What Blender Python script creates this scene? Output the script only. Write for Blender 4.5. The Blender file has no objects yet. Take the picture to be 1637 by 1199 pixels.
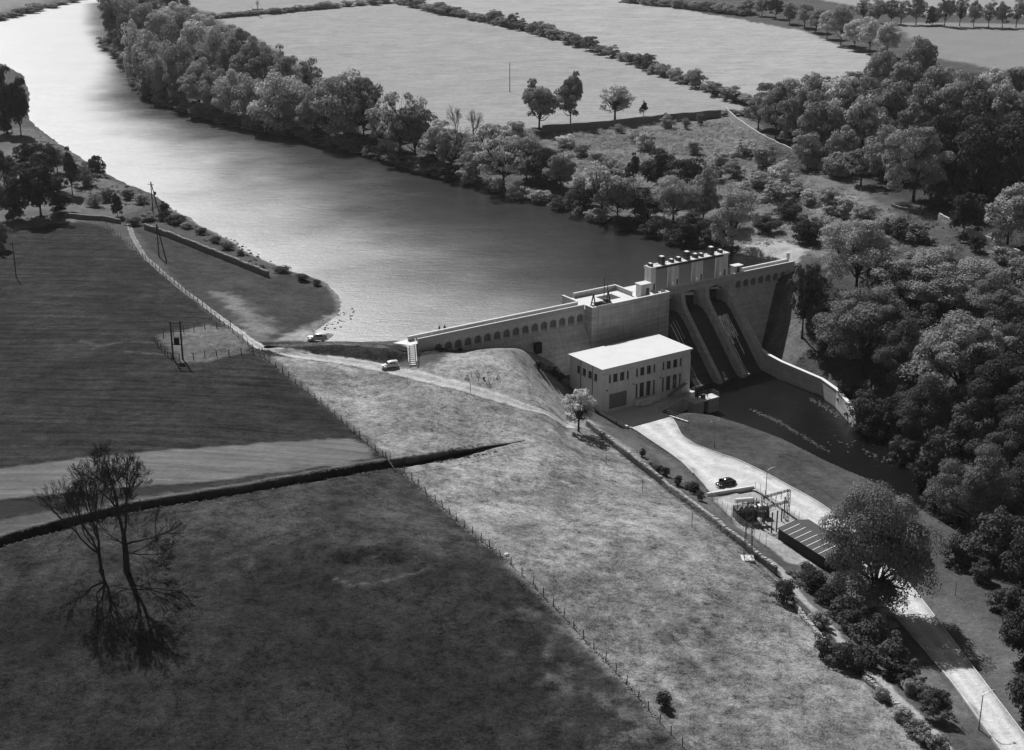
import bpy, bmesh, math, random
import numpy as np
from mathutils import Vector, Matrix

# ------------------------------------------------------------------ camera, world, sun, exposure
F, PITCH, CAMH = 2400.0, math.radians(20.0), 100.0        # pixels of the 1637 px photograph, radians, metres above the dam crest
SUN_EL, SUN_AZ = math.radians(48.0), math.radians(-25.0)  # azimuth from the view axis, negative = left
scene = bpy.context.scene
COL = scene.collection

cam_d = bpy.data.cameras.new('camera')
cam_d.sensor_width = 36.0
cam_d.lens = F / 1637.0 * 36.0
cam_d.clip_start, cam_d.clip_end = 1.0, 9000.0
cam = bpy.data.objects.new('camera', cam_d)
cam.location = (0, 0, CAMH)
cam.rotation_euler = (math.pi / 2 - PITCH, 0, 0)
COL.objects.link(cam)
scene.camera = cam

world = bpy.data.worlds.new('World')
scene.world = world
world.use_nodes = True
wn = world.node_tree
wn.nodes.clear()
sky = wn.nodes.new('ShaderNodeTexSky')
sky.sky_type = 'NISHITA'
sky.sun_disc = False
sky.sun_elevation = SUN_EL
sky.sun_rotation = SUN_AZ
sky.air_density = 0.7
sky.dust_density = 0.8
bw = wn.nodes.new('ShaderNodeRGBToBW')
bg = wn.nodes.new('ShaderNodeBackground')
bg.inputs['Strength'].default_value = 0.05
wo = wn.nodes.new('ShaderNodeOutputWorld')
wn.links.new(sky.outputs[0], bw.inputs[0])
wn.links.new(bw.outputs[0], bg.inputs['Color'])
wn.links.new(bg.outputs[0], wo.inputs['Surface'])

sun_d = bpy.data.lights.new('sun', 'SUN')
sun_d.energy = 5.0
sun_d.angle = math.radians(0.53)
sun_d.color = (1, 1, 1)                                    # black and white photograph
sun = bpy.data.objects.new('sun', sun_d)
to_sun = Vector((math.sin(SUN_AZ) * math.cos(SUN_EL), math.cos(SUN_AZ) * math.cos(SUN_EL), math.sin(SUN_EL)))
sun.rotation_euler = to_sun.to_track_quat('Z', 'Y').to_euler()
sun.location = (-100, 400, 300)
COL.objects.link(sun)

vs = scene.view_settings
vs.view_transform = 'Standard'
vs.look = 'None'
vs.exposure = 0.18
vs.gamma = 1.0
vs.use_curve_mapping = False
scene.cycles.max_bounces = 6
scene.cycles.diffuse_bounces = 2
scene.cycles.transparent_max_bounces = 4
scene.cycles.volume_bounces = 0
scene.cycles.sample_clamp_indirect = 4.0

# ------------------------------------------------------------------ helpers
RNG = np.random.default_rng(7)
random.seed(11)

def at(px, py, z):
    """world point on height z seen at pixel (px, py) of the photograph"""
    u, v = (px - 818.5) / F, (599.5 - py) / F
    r = np.array([u, math.cos(PITCH) + v * math.sin(PITCH), -math.sin(PITCH) + v * math.cos(PITCH)])
    return np.array([0, 0, CAMH]) + r * ((z - CAMH) / r[2])

def px_per_m(p):
    d = p[1] * math.cos(PITCH) - (p[2] - CAMH) * math.sin(PITCH)
    return F / d

def _hash(ix, iy, seed):
    h = (ix.astype(np.int64) * 374761393 + iy.astype(np.int64) * 668265263 + seed * 982451653) & 0x7fffffff
    h = ((h ^ (h >> 13)) * 1274126177) & 0x7fffffff
    h = (h ^ (h >> 16)) & 0xffff
    return h / 65535.0

def vnoise(x, y, seed=0):
    x = np.asarray(x, float); y = np.asarray(y, float)
    ix, iy = np.floor(x), np.floor(y)
    fx, fy = x - ix, y - iy
    fx, fy = fx * fx * (3 - 2 * fx), fy * fy * (3 - 2 * fy)
    a, b = _hash(ix, iy, seed), _hash(ix + 1, iy, seed)
    c, d = _hash(ix, iy + 1, seed), _hash(ix + 1, iy + 1, seed)
    return (a + (b - a) * fx) * (1 - fy) + (c + (d - c) * fx) * fy

def fbm(x, y, seed=0, octv=4):
    s, a, t = 0, 1.0, 0
    for o in range(octv):
        s = s + a * vnoise(np.asarray(x) * 2 ** o, np.asarray(y) * 2 ** o, seed + o * 17)
        t += a; a *= 0.55
    return s / t

def sstep(e0, e1, x):
    t = np.clip((np.asarray(x, float) - e0) / (e1 - e0), 0, 1)
    return t * t * (3 - 2 * t)

def seg_dist(X, Y, pts, closed=False):
    """distance to a polyline and the parameter (index + t) of the nearest point"""
    best = np.full(X.shape, 1e9); par = np.zeros(X.shape)
    n = len(pts)
    for i in range(n if closed else n - 1):
        (x0, y0), (x1, y1) = pts[i][:2], pts[(i + 1) % n][:2]
        dx, dy = x1 - x0, y1 - y0
        L = dx * dx + dy * dy + 1e-9
        t = np.clip(((X - x0) * dx + (Y - y0) * dy) / L, 0, 1)
        d = np.hypot(X - x0 - t * dx, Y - y0 - t * dy)
        m = d < best
        best = np.where(m, d, best); par = np.where(m, i + t, par)
    return best, par

def inside(X, Y, pts):
    r = np.zeros(X.shape, bool)
    n = len(pts)
    for i in range(n):
        (x0, y0), (x1, y1) = pts[i][:2], pts[(i + 1) % n][:2]
        if y0 == y1: continue
        c = ((y0 > Y) != (y1 > Y)) & (X < (x1 - x0) * (Y - y0) / (y1 - y0) + x0)
        r ^= c
    return r

def sdist(X, Y, pts):
    """signed distance to a polygon, negative inside"""
    d, _ = seg_dist(X, Y, pts, True)
    return np.where(inside(X, Y, pts), -d, d)

class MB:
    """collects simple solids, builds ONE mesh"""
    def __init__(self): self.v, self.f = [], []
    def add(self, vs_, fs_):
        o = len(self.v); self.v += [tuple(map(float, p)) for p in vs_]; self.f += [tuple(i + o for i in f) for f in fs_]
        return self
    def box(self, x0, x1, y0, y1, z0, z1):
        if x0 > x1: x0, x1 = x1, x0
        if y0 > y1: y0, y1 = y1, y0
        if z0 > z1: z0, z1 = z1, z0
        return self.add([(x0, y0, z0), (x1, y0, z0), (x1, y1, z0), (x0, y1, z0), (x0, y0, z1), (x1, y0, z1), (x1, y1, z1), (x0, y1, z1)],
                        [(3, 2, 1, 0), (4, 5, 6, 7), (0, 1, 5, 4), (1, 2, 6, 5), (2, 3, 7, 6), (3, 0, 4, 7)])
    def tube(self, pts, rad, n=6, cap=True):
        pts = [Vector(p) for p in pts]
        if not hasattr(rad, '__len__'): rad = [rad] * len(pts)
        rings = []
        for i, p in enumerate(pts):
            d = (pts[min(i + 1, len(pts) - 1)] - pts[max(i - 1, 0)]).normalized()
            a = d.cross(Vector((0, 0, 1)))
            if a.length < 1e-3: a = d.cross(Vector((1, 0, 0)))
            a.normalize(); b = d.cross(a)
            rings.append([p + (a * math.cos(2 * math.pi * k / n) + b * math.sin(2 * math.pi * k / n)) * rad[i] for k in range(n)])
        vs_ = [q for r in rings for q in r]; fs_ = []
        for i in range(len(pts) - 1):
            for k in range(n):
                k2 = (k + 1) % n
                fs_.append((i * n + k, i * n + k2, (i + 1) * n + k2, (i + 1) * n + k))
        if cap:
            fs_.append(tuple(range(n))); fs_.append(tuple(range((len(pts) - 1) * n + n - 1, (len(pts) - 1) * n - 1, -1)))
        return self.add(vs_, fs_)
    def prism(self, poly, fn0, fn1):
        """poly: 2-D outline; fn0/fn1 map a 2-D point to the two 3-D ends"""
        n = len(poly)
        return self.add([fn0(*p) for p in poly] + [fn1(*p) for p in poly],
                        [tuple(range(n - 1, -1, -1)), tuple(range(n, 2 * n))] + [(i, (i + 1) % n, n + (i + 1) % n, n + i) for i in range(n)])
    def ball(self, c, r, n=8, m=6, sz=1.0):
        vs_, fs_ = [], []
        for j in range(m + 1):
            t = math.pi * j / m
            for k in range(n):
                p = 2 * math.pi * k / n
                vs_.append((c[0] + r * math.sin(t) * math.cos(p), c[1] + r * math.sin(t) * math.sin(p), c[2] + r * sz * math.cos(t)))
        for j in range(m):
            for k in range(n):
                fs_.append((j * n + k, (j + 1) * n + k, (j + 1) * n + (k + 1) % n, j * n + (k + 1) % n))
        return self.add(vs_, fs_)
    def build(self, name, material, parent=None, fix=True, smooth=False):
        me = bpy.data.meshes.new(name)
        me.from_pydata(self.v, [], self.f)
        if fix:
            b = bmesh.new(); b.from_mesh(me)
            bmesh.ops.recalc_face_normals(b, faces=b.faces); b.to_mesh(me); b.free()
        if smooth:
            me.polygons.foreach_set('use_smooth', [True] * len(me.polygons))
        me.materials.append(material)
        return link(name, me, parent)

def link(name, data, parent=None, loc=None, rot=None, scale=None):
    o = bpy.data.objects.new(name, data)
    COL.objects.link(o)
    if parent: o.parent = parent
    if loc is not None: o.location = [float(c) for c in loc]
    if rot is not None: o.rotation_euler = rot
    if scale is not None: o.scale = scale
    return o

def tag(o, label=None, cat=None, group=None, kind=None):
    if label: o['label'] = label
    if cat: o['category'] = cat
    if group: o['group'] = group
    if kind: o['kind'] = kind
    return o

def thing(name, label, cat, loc=(0, 0, 0), rz=0.0, group=None):
    o = link(name, None, None, loc, (0, 0, rz))
    o.empty_display_size = 0.5
    return tag(o, label, cat, group)

def np_mesh(name, verts, faces):
    """verts (n,3) array; faces (m,k) array"""
    me = bpy.data.meshes.new(name)
    verts = np.asarray(verts, np.float32); faces = np.asarray(faces, np.int32)
    m, k = faces.shape
    me.vertices.add(len(verts)); me.vertices.foreach_set('co', verts.ravel())
    me.loops.add(m * k); me.loops.foreach_set('vertex_index', faces.ravel())
    me.polygons.add(m); me.polygons.foreach_set('loop_start', np.arange(0, m * k, k, dtype=np.int32))
    me.update(calc_edges=True)
    return me

ORD = ['', 'first', 'second', 'third', 'fourth', 'fifth', 'sixth', 'seventh', 'eighth', 'ninth', 'tenth', 'eleventh', 'twelfth', 'thirteenth',
       'fourteenth', 'fifteenth', 'sixteenth', 'seventeenth', 'eighteenth', 'nineteenth', 'twentieth']
def nth(i):
    if i <= 20: return ORD[i]
    t = {2: 'twenty', 3: 'thirty', 4: 'forty', 5: 'fifty', 6: 'sixty'}[i // 10]
    return t[:-1] + 'ieth' if i % 10 == 0 else t + '-' + ORD[i % 10]

# ------------------------------------------------------------------ materials (all neutral grey: the photograph is black and white)
def nodes_of(name):
    m = bpy.data.materials.new(name); m.use_nodes = True
    nt = m.node_tree; nt.nodes.clear()
    return m, nt, nt.nodes, nt.links

def mathn(nt, op, a, b=None, clamp=False):
    n = nt.nodes.new('ShaderNodeMath'); n.operation = op; n.use_clamp = clamp
    for i, q in enumerate((a, b)):
        if q is None: continue
        if isinstance(q, (int, float)): n.inputs[i].default_value = q
        else: nt.links.new(q, n.inputs[i])
    return n.outputs[0]

def noise(nt, vec, scale, detail=4, rough=0.6):
    n = nt.nodes.new('ShaderNodeTexNoise')
    n.inputs['Scale'].default_value = scale; n.inputs['Detail'].default_value = detail; n.inputs['Roughness'].default_value = rough
    if vec is not None: nt.links.new(vec, n.inputs['Vector'])
    return n.outputs['Fac']

def mapped(nt, vec, scale=(1, 1, 1), rot=(0, 0, 0)):
    n = nt.nodes.new('ShaderNodeMapping'); n.inputs['Scale'].default_value = scale; n.inputs['Rotation'].default_value = rot
    nt.links.new(vec, n.inputs['Vector']); return n.outputs[0]

def grey(name, val, rough=0.85, var=0.25, scale=1.5, streak=0.0, bump=0.0, spec=0.2, metal=0.0, per_obj=0.0):
    m, nt, N, L = nodes_of(name)
    out = N.new('ShaderNodeOutputMaterial'); p = N.new('ShaderNodeBsdfPrincipled')
    tc = N.new('ShaderNodeTexCoord').outputs['Object']
    f = mathn(nt, 'ADD', mathn(nt, 'MULTIPLY', mathn(nt, 'SUBTRACT', noise(nt, tc, scale, 6, 0.65), 0.5), var * 2.4), 1.0)
    if streak:
        s = noise(nt, mapped(nt, tc, (1.6, 1.6, 0.09)), 1.3, 5, 0.7)
        f = mathn(nt, 'MULTIPLY', f, mathn(nt, 'ADD', mathn(nt, 'MULTIPLY', mathn(nt, 'SUBTRACT', s, 0.5), streak * 2.6), 1.0))
    if streak > .3:
        hb_ = noise(nt, mapped(nt, tc, (0.06, 0.06, 1.1)), 1.6, 3, 0.6)
        f = mathn(nt, 'MULTIPLY', f, mathn(nt, 'ADD', mathn(nt, 'MULTIPLY', mathn(nt, 'SUBTRACT', hb_, 0.5), 0.9), 1.0))
    if per_obj:
        oi = N.new('ShaderNodeObjectInfo').outputs['Random']
        f = mathn(nt, 'MULTIPLY', f, mathn(nt, 'ADD', mathn(nt, 'MULTIPLY', oi, per_obj * 2), 1.0 - per_obj))
    v = mathn(nt, 'MULTIPLY', f, val)
    v = mathn(nt, 'MAXIMUM', v, 0.003)
    cc = N.new('ShaderNodeCombineColor')
    for i in range(3): L.new(v, cc.inputs[i])
    L.new(cc.outputs[0], p.inputs['Base Color'])
    p.inputs['Roughness'].default_value = rough
    p.inputs['Specular IOR Level'].default_value = spec
    p.inputs['Metallic'].default_value = metal
    if bump:
        b = N.new('ShaderNodeBump'); b.inputs['Strength'].default_value = bump; b.inputs['Distance'].default_value = 0.1
        L.new(noise(nt, tc, scale * 4, 6, 0.7), b.inputs['Height']); L.new(b.outputs[0], p.inputs['Normal'])
    L.new(p.outputs[0], out.inputs[0])
    return m

def leaf_mat(name, val, trans=0.3, var=0.65):
    m, nt, N, L = nodes_of(name)
    out = N.new('ShaderNodeOutputMaterial')
    oi = N.new('ShaderNodeObjectInfo').outputs['Random']
    tc = N.new('ShaderNodeTexCoord').outputs['Object']
    v = mathn(nt, 'ADD', mathn(nt, 'MULTIPLY', oi, var), 1 - var / 2)
    v = mathn(nt, 'MULTIPLY', v, mathn(nt, 'ADD', mathn(nt, 'MULTIPLY', noise(nt, tc, 9.0, 4, 0.7), 0.9), 0.55))
    v = mathn(nt, 'MULTIPLY', v, val)
    cc = N.new('ShaderNodeCombineColor')
    for i in range(3): L.new(v, cc.inputs[i])
    d = N.new('ShaderNodeBsdfDiffuse'); t = N.new('ShaderNodeBsdfTranslucent'); mx = N.new('ShaderNodeMixShader')
    L.new(cc.outputs[0], d.inputs['Color']); L.new(cc.outputs[0], t.inputs['Color'])
    mx.inputs[0].default_value = trans
    L.new(d.outputs[0], mx.inputs[1]); L.new(t.outputs[0], mx.inputs[2]); L.new(mx.outputs[0], out.inputs[0])
    return m

def ground_mat():
    """vertex colour: R albedo, G mottling, B streaks along the rows"""
    m, nt, N, L = nodes_of('ground_grass_and_soil')
    out = N.new('ShaderNodeOutputMaterial'); p = N.new('ShaderNodeBsdfPrincipled')
    at_ = N.new('ShaderNodeAttribute'); at_.attribute_name = 'Col'
    sp = N.new('ShaderNodeSeparateColor'); L.new(at_.outputs['Color'], sp.inputs[0])
    pos = N.new('ShaderNodeNewGeometry').outputs['Position']
    n1 = noise(nt, pos, 0.16, 6, 0.68)
    n2 = noise(nt, pos, 1.3, 6, 0.75)
    n4 = noise(nt, pos, 0.45, 4, 0.6); n5 = noise(nt, mapped(nt, pos, (1, .8, 1)), 4.5, 3, 0.7)
    n3 = noise(nt, mapped(nt, pos, (0.05, 0.75, 0.2), (0, 0, math.radians(-4))), 1.0, 5, 0.65)
    mot = mathn(nt, 'ADD', mathn(nt, 'MULTIPLY', mathn(nt, 'SUBTRACT', n1, 0.5), 1.7), mathn(nt, 'ADD', mathn(nt, 'MULTIPLY', mathn(nt, 'SUBTRACT', n2, 0.5), 3.6), mathn(nt, 'ADD', mathn(nt, 'MULTIPLY', mathn(nt, 'SUBTRACT', n4, 0.5), 3.0), mathn(nt, 'MULTIPLY', mathn(nt, 'SUBTRACT', n5, 0.5), 3.5))))
    f = mathn(nt, 'ADD', mathn(nt, 'MULTIPLY', mot, sp.outputs[1]), 1.0)
    f = mathn(nt, 'MULTIPLY', f, mathn(nt, 'ADD', mathn(nt, 'MULTIPLY', mathn(nt, 'MULTIPLY', mathn(nt, 'SUBTRACT', n3, 0.5), 4.5), sp.outputs[2]), 1.0))
    v = mathn(nt, 'MAXIMUM', mathn(nt, 'MULTIPLY', f, sp.outputs[0]), 0.008)
    cc = N.new('ShaderNodeCombineColor')
    for i in range(3): L.new(v, cc.inputs[i])
    L.new(cc.outputs[0], p.inputs['Base Color'])
    p.inputs['Roughness'].default_value = 0.95
    p.inputs['Specular IOR Level'].default_value = 0.05
    b = N.new('ShaderNodeBump'); b.inputs['Strength'].default_value = 0.8; b.inputs['Distance'].default_value = 0.5
    hh = mathn(nt, 'ADD', n2, mathn(nt, 'MULTIPLY', mathn(nt, 'MULTIPLY', n3, sp.outputs[2]), 1.5))
    L.new(hh, b.inputs['Height']); L.new(b.outputs[0], p.inputs['Normal'])
    L.new(p.outputs[0], out.inputs[0])
    return m

def water_mat(name, base, rough_lo, rough_hi, ior, bump):
    m, nt, N, L = nodes_of(name)
    out = N.new('ShaderNodeOutputMaterial'); p = N.new('ShaderNodeBsdfPrincipled')
    pos = N.new('ShaderNodeNewGeometry').outputs['Position']
    big = noise(nt, mapped(nt, pos, (0.25, 1.0, 1), (0, 0, 0.25)), 0.06, 5, 0.6)
    ra = N.new('ShaderNodeAttribute'); ra.attribute_name = 'ruffle'
    r = mathn(nt, 'ADD', mathn(nt, 'MULTIPLY', ra.outputs['Fac'], rough_hi - rough_lo), rough_lo)
    r = mathn(nt, 'ADD', r, mathn(nt, 'MULTIPLY', mathn(nt, 'SUBTRACT', big, 0.5), 0.05))
    rip = noise(nt, mapped(nt, pos, (0.12, 0.55, 1), (0, 0, 0.15)), 0.9, 5, 0.75)
    r = mathn(nt, 'ADD', r, mathn(nt, 'MULTIPLY', mathn(nt, 'SUBTRACT', rip, 0.5), 0.16))
    p.inputs['Base Color'].default_value = (base, base, base, 1)
    L.new(r, p.inputs['Roughness'])
    L.new(mathn(nt, 'ADD', mathn(nt, 'MULTIPLY', ra.outputs['Fac'], ior - 1.33), 1.33), p.inputs['IOR'])
    p.inputs['Specular IOR Level'].default_value = 0.5
    b = N.new('ShaderNodeBump'); b.inputs['Strength'].default_value = bump; b.inputs['Distance'].default_value = 0.25
    w = noise(nt, mapped(nt, pos, (0.45, 1.3, 1), (0, 0, 0.2)), 0.7, 6, 0.75)
    L.new(w, b.inputs['Height']); L.new(b.outputs[0], p.inputs['Normal'])
    L.new(p.outputs[0], out.inputs[0])
    return m

M = dict(
    ground=ground_mat(),
    concrete=grey('weathered_concrete', 0.47, 0.85, 0.34, 0.45, 0.42, 0.15),
    concrete_lt=grey('pale_concrete', 0.62, 0.8, 0.1, 0.8, 0.05),
    coping=grey('white_painted_coping', 0.66, 0.8, 0.05, 0.8),
    recess_shade=grey('recess_shade_concrete', 0.17, 0.85, 0.3, 0.8, 0.3),  # arch recess backs: shade inside the recess painted as darker concrete
    wet=grey('wet_dark_concrete', 0.05, 0.5, 0.45, 0.4, 0.5, 0.1, 0.4),
    render=grey('cement_render', 0.66, 0.85, 0.16, 0.5, 0.28),
    roof=grey('pale_roof_felt', 0.58, 0.85, 0.12, 0.35),
    road=grey('pale_concrete_road', 0.54, 0.85, 0.22, 0.35, 0, 0.15),
    dark_metal=grey('dark_steel', 0.045, 0.55, 0.3, 2, 0, 0, 0.4),
    grey_metal=grey('galvanised_steel', 0.22, 0.5, 0.25, 2, 0, 0, 0.4),
    white_metal=grey('white_enamel', 0.78, 0.4, 0.06, 2, 0, 0, 0.4),
    glass=grey('dark_window_glass', 0.02, 0.08, 0.2, 1, 0, 0, 0.5),
    frame=grey('painted_window_frame', 0.20, 0.7, 0.1, 2),
    timber=grey('weathered_timber', 0.075, 0.9, 0.3, 3, 0, 0, 0.1, per_obj=0.3),
    black=grey('black_tarred_boards', 0.018, 0.8, 0.3, 1.5, 0.3),
    shed_roof=grey('dark_felt_roof', 0.07, 0.8, 0.25, 1.5),
    stone=grey('field_stone', 0.20, 0.95, 0.45, 2.2, 0, 0.6, 0.05),
    stone_dk=grey('wet_dark_stone', 0.07, 0.7, 0.45, 2.2, 0, 0.5, 0.3),
    stone_lt=grey('pale_stone', 0.42, 0.95, 0.3, 2.2, 0, 0.4, 0.05),
    car_black=grey('black_car_paint', 0.012, 0.18, 0.1, 1, 0, 0, 0.6),
    car_white=grey('cream_car_paint', 0.72, 0.25, 0.05, 1, 0, 0, 0.5),
    rubber=grey('tyre_rubber', 0.02, 0.9, 0.1, 3),
    bark=grey('bark', 0.05, 0.95, 0.35, 8, 0, 0, 0.05),
    bark_lt=grey('pale_bark', 0.10, 0.95, 0.35, 8, 0, 0, 0.05),
    foam=grey('white_water', 0.8, 0.6, 0.35, 1.2),
    porcelain=grey('insulator_porcelain', 0.45, 0.3, 0.3, 6, 0, 0, 0.5),
    leaf_pale=leaf_mat('pale_spring_leaves', 0.50, 0.24),
    leaf_mid=leaf_mat('mid_leaves', 0.31, 0.22),
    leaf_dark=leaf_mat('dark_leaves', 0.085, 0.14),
    leaf_white=leaf_mat('blossom', 0.62, 0.3),
    hedge=leaf_mat('hedge_leaves', 0.235, 0.2),
    cloth=grey('dark_clothes', 0.03, 0.9, 0.2, 6),
)

# ------------------------------------------------------------------ terrain
DA, DAZ = np.array([-19.16, 293.53]), math.radians(33.8947)          # left end of the dam crest, its direction
DD, DN = np.array([math.cos(DAZ), math.sin(DAZ)]), np.array([math.sin(DAZ), -math.cos(DAZ)])
WL, RL = -2.5, -19.0                                                 # reservoir and tail water level
def uv(u, v, z=0.0):
    p = DA + DD * u + DN * v
    return np.array([p[0], p[1], z])
def to_uv(X, Y):
    dx, dy = X - DA[0], Y - DA[1]
    return dx * DD[0] + dy * DD[1], dx * DN[0] + dy * DN[1]

CP = [(0,1199,-8.6),(200,1120,-6.3),(400,1199,-8.3),(600,1199,-8.2),(800,1199,-8.4),(1080,1190,-8.6),(0,905,-.2),(150,915,-.6),(300,900,-.8),(450,880,-1),(600,860,-1.8),(0,1040,-3.9),(250,1020,-3.6),(450,1020,-3.8),(650,1000,-4.2),(600,930,-2.6),(830,905,-4),(850,1040,-6.2),(960,1080,-7.2),(0,650,.8),(200,600,.5),(0,400,1),
 (200,400,.6),(300,480,.3),(420,556,-.2),(500,582,-1.2),(640,597,-2.6),(740,622,-3.6),(840,650,-6.6),(925,690,-9.2),(640,750,-3.3),(540,700,-2.2),(450,600,-.8),
 (600,660,-2.8),(720,680,-4.6),(770,567,-2.6),(820,572,-3.0),(850,590,-5.6),(895,615,-8.5),(700,640,-3.6),(700,800,-4.2),(900,800,-8),(1000,800,-9.4),(1000,1000,-7.2),(1200,1199,-9.6),(1060,760,-10),
 (1160,840,-10.6),(1230,905,-10.9),(1300,980,-11),(1450,1130,-11.2),(1500,1190,-11.4),(1350,1100,-10.4),(1150,1000,-8.8),(1250,1060,-9.8),
 (1010,685,-15.6),(1060,690,-16),(1110,735,-15.8),(1160,775,-15.5),(1230,805,-15.3),(1300,852,-15.1),(1400,930,-14.9),(1480,985,-14.6),(1540,1065,-14.1),(1610,1165,-13.6),
 (1180,700,-16),(1250,730,-16.2),(1340,775,-16.6),(1150,690,-16.2),(1540,940,-15.2),(1637,1040,-14.6),(1637,1199,-13.2),(1500,900,-16),(1600,930,-16.5),
 (1200,850,-14.8),(1280,900,-14.6),(1345,990,-13.6),(1450,1060,-13.2),(1130,800,-14),
 (1235,560,-14),(1262,520,-9.5),(1283,470,-4),(1300,415,.2),(1330,520,-9),(1400,640,-16),(1480,720,-17),(1637,850,-17),(1637,700,-9),(1520,600,-9),(1500,500,-4),(1637,560,-3),
 (1400,430,-1),(1637,420,1),(1500,380,1),(1320,330,.6),(1200,300,.2),(1200,380,-1.2),(1000,250,.6),(1200,190,1.6),(1637,300,3),(1400,250,3),(900,200,1),(820,290,-1.2),(1000,340,-1.2),
 (700,100,1),(1000,50,2),(1300,100,3),(1600,80,5),(400,60,1),(600,200,.3),(400,180,-.5),(200,60,-1),(0,250,1),(100,270,.6),(180,330,.2),(60,200,-1),(450,500,-1.2),(400,430,-.9),(520,520,-2)]
_c = [at(*c) for c in CP]
_c += [uv(2, 1.5, -1.3), uv(9, 1.8, -3.4), uv(18, 2.5, -4.2), uv(26, 4.5, -6.8), uv(31.5, 9, -10.5), uv(31, 15, -13), uv(32, 20.5, -15.6), uv(36, 24, -16), uv(50, 24, -16), uv(60, 10, -19), uv(104.5, 0, -.2)]
_c += [np.array([x, y, z]) for x, y, z in ((-1500, 0, 2), (1500, 0, 2), (-1500, 1500, 4), (1500, 1500, 6), (0, 2500, 5), (-1500, 2800, 5), (1500, 2800, 6), (0, -600, -10), (0, 100, -11), (-300, 100, -8), (250, 150, -14), (300, 320, -8), (-250, 350, 1), (320, 500, 4), (400, 800, 5), (-400, 800, 2))]
_c = np.array(_c)
_CC = 7.0
_K = np.sqrt(((_c[:, None, :2] - _c[None, :, :2]) ** 2).sum(-1) + _CC ** 2)
_n = len(_c)
_S = np.zeros((_n + 1, _n + 1)); _S[:_n, :_n] = _K + np.eye(_n) * -0.6; _S[:_n, _n] = 1; _S[_n, :_n] = 1
_W = np.linalg.solve(_S, np.append(_c[:, 2], 0))
def rbf(X, Y):
    s = np.full(X.shape, _W[_n])
    for i in range(_n):
        s += _W[i] * np.sqrt((X - _c[i, 0]) ** 2 + (Y - _c[i, 1]) ** 2 + _CC ** 2)
    return np.clip(s, -20, 9)

def P(pts, z):
    return [tuple(at(x, y, z)[:2]) for x, y in pts]

LAKE = P([(540,548),(520,546),(534,535),(500,531),(520,520),(545,500),(548,488),(535,465),(518,450),(480,437),(430,420),(400,405),(370,386),(330,366),(300,347),(278,337),(255,317),
          (235,306),(195,291),(160,272),(130,252),(90,226),(62,206),(47,190),(48,150),(38,120),(0,100),(-250,140),(-250,75),(0,33),(60,17),(120,2),(160,-12),(195,-12),
          (166,6),(166,30),(176,62),(200,92),(222,128),(234,152),(300,180),(400,205),(470,216),(560,238),(640,262),(690,277),(740,291),(775,303),(810,312),
          (850,321),(900,336),(940,350),(1000,365),(1040,376),(1090,391),(1140,399),(1195,409),(1228,415)], WL)
LAKE += [tuple(uv(u, -1.6)[:2]) for u in (103, 80, 50, 20, 0)]
LAKE += P([(640, 545), (600, 546)], WL)
RIVER = [tuple(uv(u, v)[:2]) for u, v in ((64, 9), (87, 9))] + \
        P([(1232,594),(1290,622),(1340,650),(1374,670),(1420,702),(1470,742),(1540,792),(1637,852),(1760,905),(1760,985),(1637,925),(1560,872),(1490,830),(1430,795),(1388,772),(1330,747),(1260,712),(1200,690),(1150,676),(1112,672),(1085,672)], RL) + \
        [tuple(uv(u, v)[:2]) for u, v in ((50.5, 21), (58, 21), (58, 9))]
ROAD_L = [(1007,683),(1020,690),(1043,706),(1066,721),(1092,740),(1110,758),(1126,776),(1134,788),(1170,786),(1206,782),(1230,799),(1260,821),(1300,848),(1360,905),(1418,969),(1470,1030),(1522,1090),(1563,1147),(1600,1199),(1640,1250)]
ROAD_R = [(1069,667),(1076,671),(1081,680),(1089,697),(1110,711),(1123,716),(1136,721),(1156,728),(1175,734),(1197,744),(1220,755),(1258,776),(1315,807),(1390,868),(1460,943),(1485,975),(1506,1003),(1568,1085),(1637,1176),(1690,1245)]
ROAD_Z = [-16,-16,-15.9,-15.9,-15.8,-15.7,-15.6,-15.5,-15.4,-15.35,-15.3,-15.25,-15.15,-15,-14.9,-14.6,-14.2,-13.8,-13.5,-13.2]
RDL = np.array([at(*p, z) for p, z in zip(ROAD_L, ROAD_Z)]); RDR = np.array([at(*p, z) for p, z in zip(ROAD_R, ROAD_Z)])
ROADC = [tuple(p) for p in (RDL + RDR) / 2]
ROADHW = [float(np.linalg.norm(a - b)) / 2 for a, b in zip(RDL, RDR)]
DITCH = [tuple(at(x, y, z)[:2]) for x, y, z in ((-160,908,.2),(-60,885,.2),(0,869,.1),(100,846,0),(200,823,-.3),(300,807,-.7),(400,790,-1.3),(500,769,-2),(560,758,-2.6),(630,742,-3.2),(700,728,-4),(760,714,-4.6),(800,703,-5),(840,693,-5.4))]
RIDGE = [tuple(at(432, 555, .1)[:2]), tuple(at(540, 549, 0)[:2]), tuple(uv(-6, -1.3)[:2]), tuple(uv(1.5, -1.3)[:2])]
YARD_POLY = [tuple(uv(u, v)[:2]) for u, v in ((33.1, 19), (57, 19), (57, 21))] + [tuple(at(x, y, -15.95)[:2]) for x, y in ((1053,660),(1069,667),(1078,674),(1084,684),(1090,697),(1110,711),(1136,721),(1175,734),(1220,755),(1258,776),(1300,848),(1260,821),(1206,782),(1134,788),(1126,776),(1110,758),(1092,740),(1066,721),(1043,706),(1020,690),(1007,684),(985,674),(968,664))]
YARD_EDGE = YARD_POLY + YARD_POLY[:1]
PH_LEFT = [tuple(uv(33.1, 19)[:2]), tuple(uv(33.1, 7.6)[:2])]
PIT = at(598, 908, -2.4)

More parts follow.
